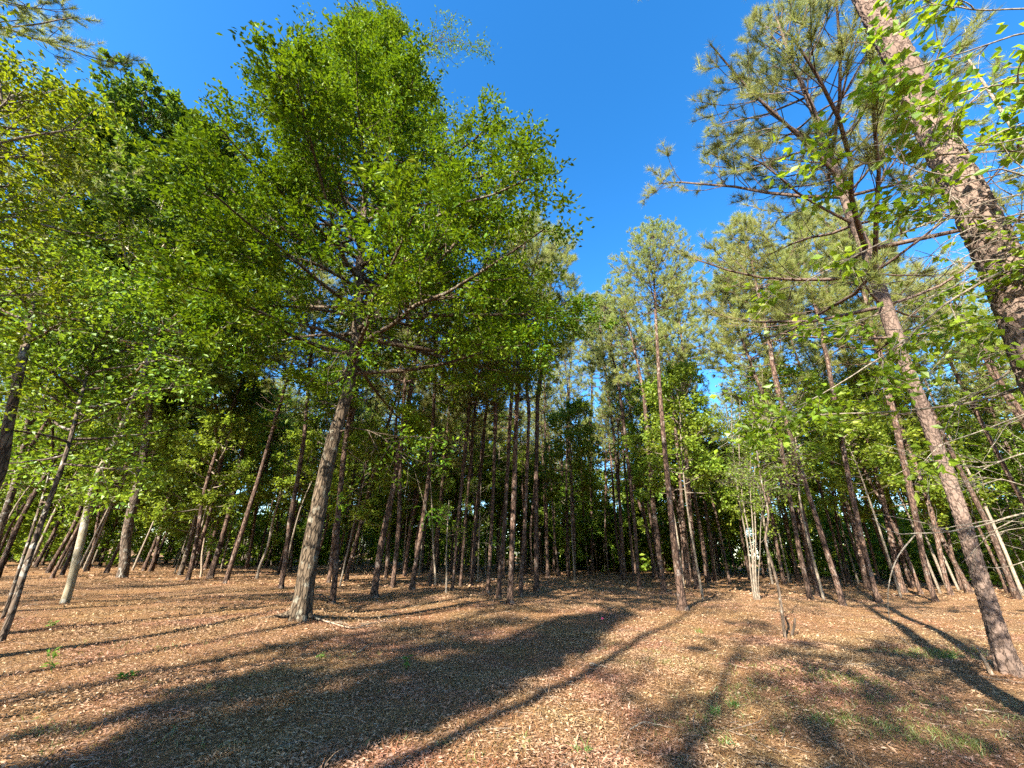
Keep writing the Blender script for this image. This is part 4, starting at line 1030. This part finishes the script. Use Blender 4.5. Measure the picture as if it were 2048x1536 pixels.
for i in range(n_leaf):
    o = link('leaf', LEAVES[i % 4], tree, p[i] + r.normal(size=3) * 0.02)
    o.rotation_euler = (r.normal() * 0.5 - 0.25, r.normal() * 0.45, r.uniform(0, 6.28)); k = r.uniform(0.065, 0.11); o.scale = (k, k, k)
mb = MB()
v, f = leaves_on(near_t, 8, 0.075, 0.055, r, 0.06); mb.add(v, f, 0, False)
v, f = leaves_on(far_t, 13, 0.08, 0.055, r, 0.06); mb.add(v, f, 0, False)
c = link('crown', mb.mesh('small_tree_leaves', [M_BRIGHT]), tree); c['kind'] = 'stuff'

# ------------------------------------------------------------------ fallen wood
def fallen(name, label, pxs, w, side, seed, mat=M_DEAD, lift=0.03, cat='branch'):
    q = np.random.default_rng(seed)
    p = np.array([at_ground(a, b) for a, b in pxs]); base = p[0].copy(); p = p - base
    p[:, 2] += lift
    A = spline(p, 16)[None]; A[0, :, 2] += np.abs(np.cumsum(q.normal(size=16) * 0.006))
    rad = w / px_per_m(base) / 2
    mb = MB(); v, f = tubes(A, np.linspace(rad, rad * 0.4, 16)[None, :], 6); mb.add(v, f)
    o = link(name, mb.mesh(name, [mat]), None, base); tag(o, label, cat)
    if side:
        Q, ql, _, _ = grow(A, np.array([np.linalg.norm(p[-1])]), side, 0.15, 1.0, 0.4, 1.0, lambda l, s: l * q.uniform(0.12, 0.4, len(l)), 6, q, (0, 0, 0.5), 1.0, 0.15)
        Q[:, :, 2] = np.maximum(Q[:, :, 2], 0.0)
        mb = MB(); v, f = tubes(Q, np.full((len(Q), 6), rad * 0.45) * np.linspace(1, 0.4, 6), 4); mb.add(v, f); link('twig', mb.mesh('twig', [mat]), o)
    return o
fallen('fallen_branch', 'pale fallen branch with twigs lying right of the oak foot', [(632, 1240), (665, 1250), (700, 1260), (745, 1256)], 5, 7, 1)
fallen('fallen_branch', 'small pale fallen branch with upright twigs farther right of the oak foot', [(715, 1256), (750, 1250), (775, 1238)], 4, 6, 2)
fallen('fallen_branch', 'pale antler-like dead branch lying in the grass at right foreground', [(1660, 1332), (1700, 1336), (1745, 1335)], 4, 7, 3)
fallen('fallen_branch', 'pale stick lying at the foot of the near plated trunk', [(1965, 1358), (2010, 1366), (2060, 1372)], 5, 2, 4)
fallen('fallen_branch', 'pale forked stick in the bottom right corner', [(1950, 1428), (2000, 1432), (2060, 1444)], 5, 3, 5)
fallen('fallen_branch', 'straight pale stick in front of the oak, left of the green weed', [(712, 1312), (745, 1292)], 4, 0, 6)
fallen('fallen_branch', 'pale curved stick on the shaded litter near the bottom centre', [(560, 1500), (600, 1494), (650, 1500)], 5, 2, 7)
fallen('fallen_branch', 'thin grey stick on the litter at the bottom right of centre', [(1260, 1470), (1300, 1462), (1350, 1466)], 4, 1, 8)
fallen('fallen_branch', 'short pale stick lying left of the grass tufts at right of centre', [(1180, 1332), (1215, 1340)], 5, 0, 9)
fallen('broken_stub', 'pale broken stub leaning at the left foot of the near plated trunk', [(1988, 1352), (1972, 1352)], 6, 0, 10)
b_ = at_ground(1984, 1350); t_ = plane_pt(b_, 1952, 1290)
o = bpy.data.objects['broken_stub']; A = spline(np.array([b_ - b_, (t_ - b_) * 0.5 + np.array([0, 0, 0.01]), t_ - b_]), 10)[None]
mb = MB(); v, f = tubes(A, np.linspace(0.032, 0.006, 10)[None, :], 8); mb.add(v, f); o.data = mb.mesh('broken_stub', [M_DEAD]); o.location = Vector(b_)

# ------------------------------------------------------------------ weeds and grass
def blades(C, n, h, w, q, lean=0.45):
    C = np.repeat(C, n, 0) + np.stack([q.normal(size=len(C) * n) * 0.035, q.normal(size=len(C) * n) * 0.035, np.zeros(len(C) * n)], 1)
    m = len(C); d = np.stack([q.normal(size=m) * lean, q.normal(size=m) * lean, np.ones(m)], 1); d = norm(d)
    H = h * q.uniform(0.4, 1.2, m)[:, None]; S = perp(d, q) * w * 0.5
    bend = np.stack([d[:, 0], d[:, 1], np.zeros(m)], 1) * H * 0.5
    mid = C + d * H * 0.55; tip = C + d * H + bend - np.array([0, 0, 1]) * H * 0.12
    V = np.stack([C - S, C + S, mid + S * 0.8, mid - S * 0.8, tip], 1).reshape(-1, 3)
    i = np.arange(m)[:, None] * 5
    return V, i + np.array([[0, 1, 2, 3]]), i + np.array([[3, 2, 4]])
q = np.random.default_rng(8)
mb = MB()
def grass_patch(px, py, sx, sy, n, h, per=6):
    g = at_ground(px, py); x = g[0] + q.normal(size=n) * sx; y = g[1] + q.normal(size=n) * sy
    C = np.stack([x, y, ground_z(x, y)], 1); V, F4, F3 = blades(C, per, h, 0.006, q)
    n0 = mb.n; mb.add(V, F4, 0, False); mb.f.append(F3 + n0); mb.mi.append(np.zeros(len(F3), np.int32)); mb.sm.append(np.zeros(len(F3), bool))
for a in [(1560, 1340, 0.35, 0.3, 40, 0.09), (1500, 1390, 0.35, 0.25, 50, 0.08), (1650, 1350, 0.3, 0.2, 45, 0.09), (1700, 1360, 0.3, 0.2, 45, 0.09), (1880, 1310, 0.5, 0.25, 120, 0.11), (1800, 1305, 0.4, 0.2, 60, 0.08),
          (1660, 1440, 0.2, 0.12, 40, 0.08), (1830, 1470, 0.25, 0.15, 60, 0.08), (1920, 1490, 0.2, 0.12, 40, 0.08), (1340, 1330, 0.3, 0.25, 25, 0.08), (60, 1460, 0.3, 0.2, 16, 0.09), (300, 1300, 0.6, 0.3, 30, 0.07), (700, 1310, 0.6, 0.3, 16, 0.07),
          (1290, 1300, 1.0, 0.5, 40, 0.07), (1000, 1500, 0.6, 0.3, 24, 0.07), (450, 1370, 0.8, 0.3, 26, 0.07), (1750, 1400, 0.6, 0.3, 60, 0.07), (1450, 1460, 0.6, 0.3, 50, 0.07), (250, 1480, 0.6, 0.2, 20, 0.08), (2000, 1440, 0.4, 0.3, 40, 0.08)]:
    grass_patch(*a)
g_ = link('grass', mb.mesh('grass', [M_GRASS])); g_['kind'] = 'stuff'; tag(g_, 'thin pale green grass sprouting through the litter', 'grass')
for k, (px, py, h, n, lab) in enumerate([(1468, 1415, 0.13, 60, 'dense green grass tuft at right of centre foreground'), (1432, 1428, 0.11, 40, 'looser green grass tuft just left of the dense tuft'),
        (1166, 1512, 0.14, 30, 'green grass tuft at the bottom edge, right of centre'), (1452, 1495, 0.10, 24, 'small grass tuft near the bottom edge below the dense tuft'), (1400, 1266, 0.14, 40, 'green grass tuft in shade right of the near pine foot'),
        (1905, 1318, 0.16, 60, 'dark green grass tuft in the shadow left of the near plated trunk'), (1660, 1450, 0.10, 40, 'dark green grass tuft at bottom right in dappled shade')]):
    g = at_ground(px, py); C = np.repeat(np.array([[0, 0, 0.0]]), 1, 0); V, F4, F3 = blades(C, n, h, 0.006, q, 0.5)
    mb = MB(); mb.add(V, F4, 0, False); mb.f.append(F3); mb.mi.append(np.zeros(len(F3), np.int32)); mb.sm.append(np.zeros(len(F3), bool))
    tag(link('grass_tuft', mb.mesh('grass_tuft', [M_FRESH]), None, g), lab, 'grass tuft', 'grass tufts')
def weed(px, py, h, n, leaf, lab):
    g = at_ground(px, py); o = thing('weed', lab, 'weed', g)
    P_ = polyl(np.zeros((3, 3)), q.normal(size=(3, 3)) * np.array([0.25, 0.25, 0]) + np.array([0, 0, 1.0]), np.full(3, h) * q.uniform(0.6, 1, 3), 6, q, (0, 0, 0), 0.08)
    mb = MB(); v, f = tubes(P_, np.full((3, 6), 0.003), 4); mb.add(v, f); link('stem', mb.mesh('weed_stem', [M_FRESH]), o)
    for i in range(n):
        p_, t_ = sample(P_, np.array([i % 3]), np.array([q.uniform(0.25, 1.0)]))
        l = link('leaf', LEAF_PLAIN, o, p_[0]); l.rotation_euler = (q.normal() * 0.4, q.normal() * 0.4, q.uniform(0, 6.28)); k = leaf * q.uniform(0.7, 1.2); l.scale = (k, k, k)
vv, ff = leaf_quads(np.zeros((1, 3)), np.array([[0, 1.0, 0.1]]), np.array([[0, 0, 1.0]]), np.array([1.0]), np.array([0.45]))
mb = MB(); mb.add(vv, ff, 0, False); LEAF_PLAIN = mb.mesh('weed_leaf', [M_FRESH])
weed(812, 1340, 0.20, 16, 0.09, 'bright green weed standing in the shadow band in front of the oak')
weed(103, 1345, 0.34, 16, 0.11, 'tall green weed at left foreground')
weed(245, 1360, 0.10, 18, 0.09, 'low green leafy weed at left foreground, right of the tall weed')
weed(262, 1357, 0.10, 12, 0.08, 'darker low weed touching the low leafy weed on its right')
weed(100, 1255, 0.16, 14, 0.09, 'yellowish weed on the sunlit litter at far left')
weed(640, 1318, 0.08, 10, 0.08, 'tiny green weed in the sunlit litter below the oak')

# pink marking flag
g = at_ground(1203, 1247)
fl = thing('marking_flag', 'tiny pink flag on a wire in the sunlit litter at centre', 'flag', g); fl.scale = (0.6, 0.6, 0.6)
mb = MB(); v, f = tubes(np.array([[[0, 0, -0.03], [0, 0, 0.1], [0.004, 0, 0.24]]]), np.full((1, 3), 0.002), 5); mb.add(v, f); link('wire', mb.mesh('flag_wire', [plain_mat('flag_wire', (0.25, 0.25, 0.25), 0.4)]), fl)
u_, w_ = np.meshgrid(np.linspace(0, 0.1, 6), np.linspace(0.16, 0.24, 4)); V = np.stack([u_ + 0.003, 0.008 * np.sin(u_ * 60), w_ - u_ * 0.1], -1).reshape(-1, 3)
V2 = np.concatenate([V, V + np.array([0, 0.0012, 0])]); F = []
for a in range(3):
    for b in range(5):
        k = a * 6 + b; F.append((k, k + 1, k + 7, k + 6)); F.append((k + 24, k + 30, k + 31, k + 25))
mb = MB(); mb.add(V2, np.array(F)); link('cloth', mb.mesh('flag_cloth', [plain_mat('flag_cloth', (0.85, 0.06, 0.16), 0.6)]), fl)
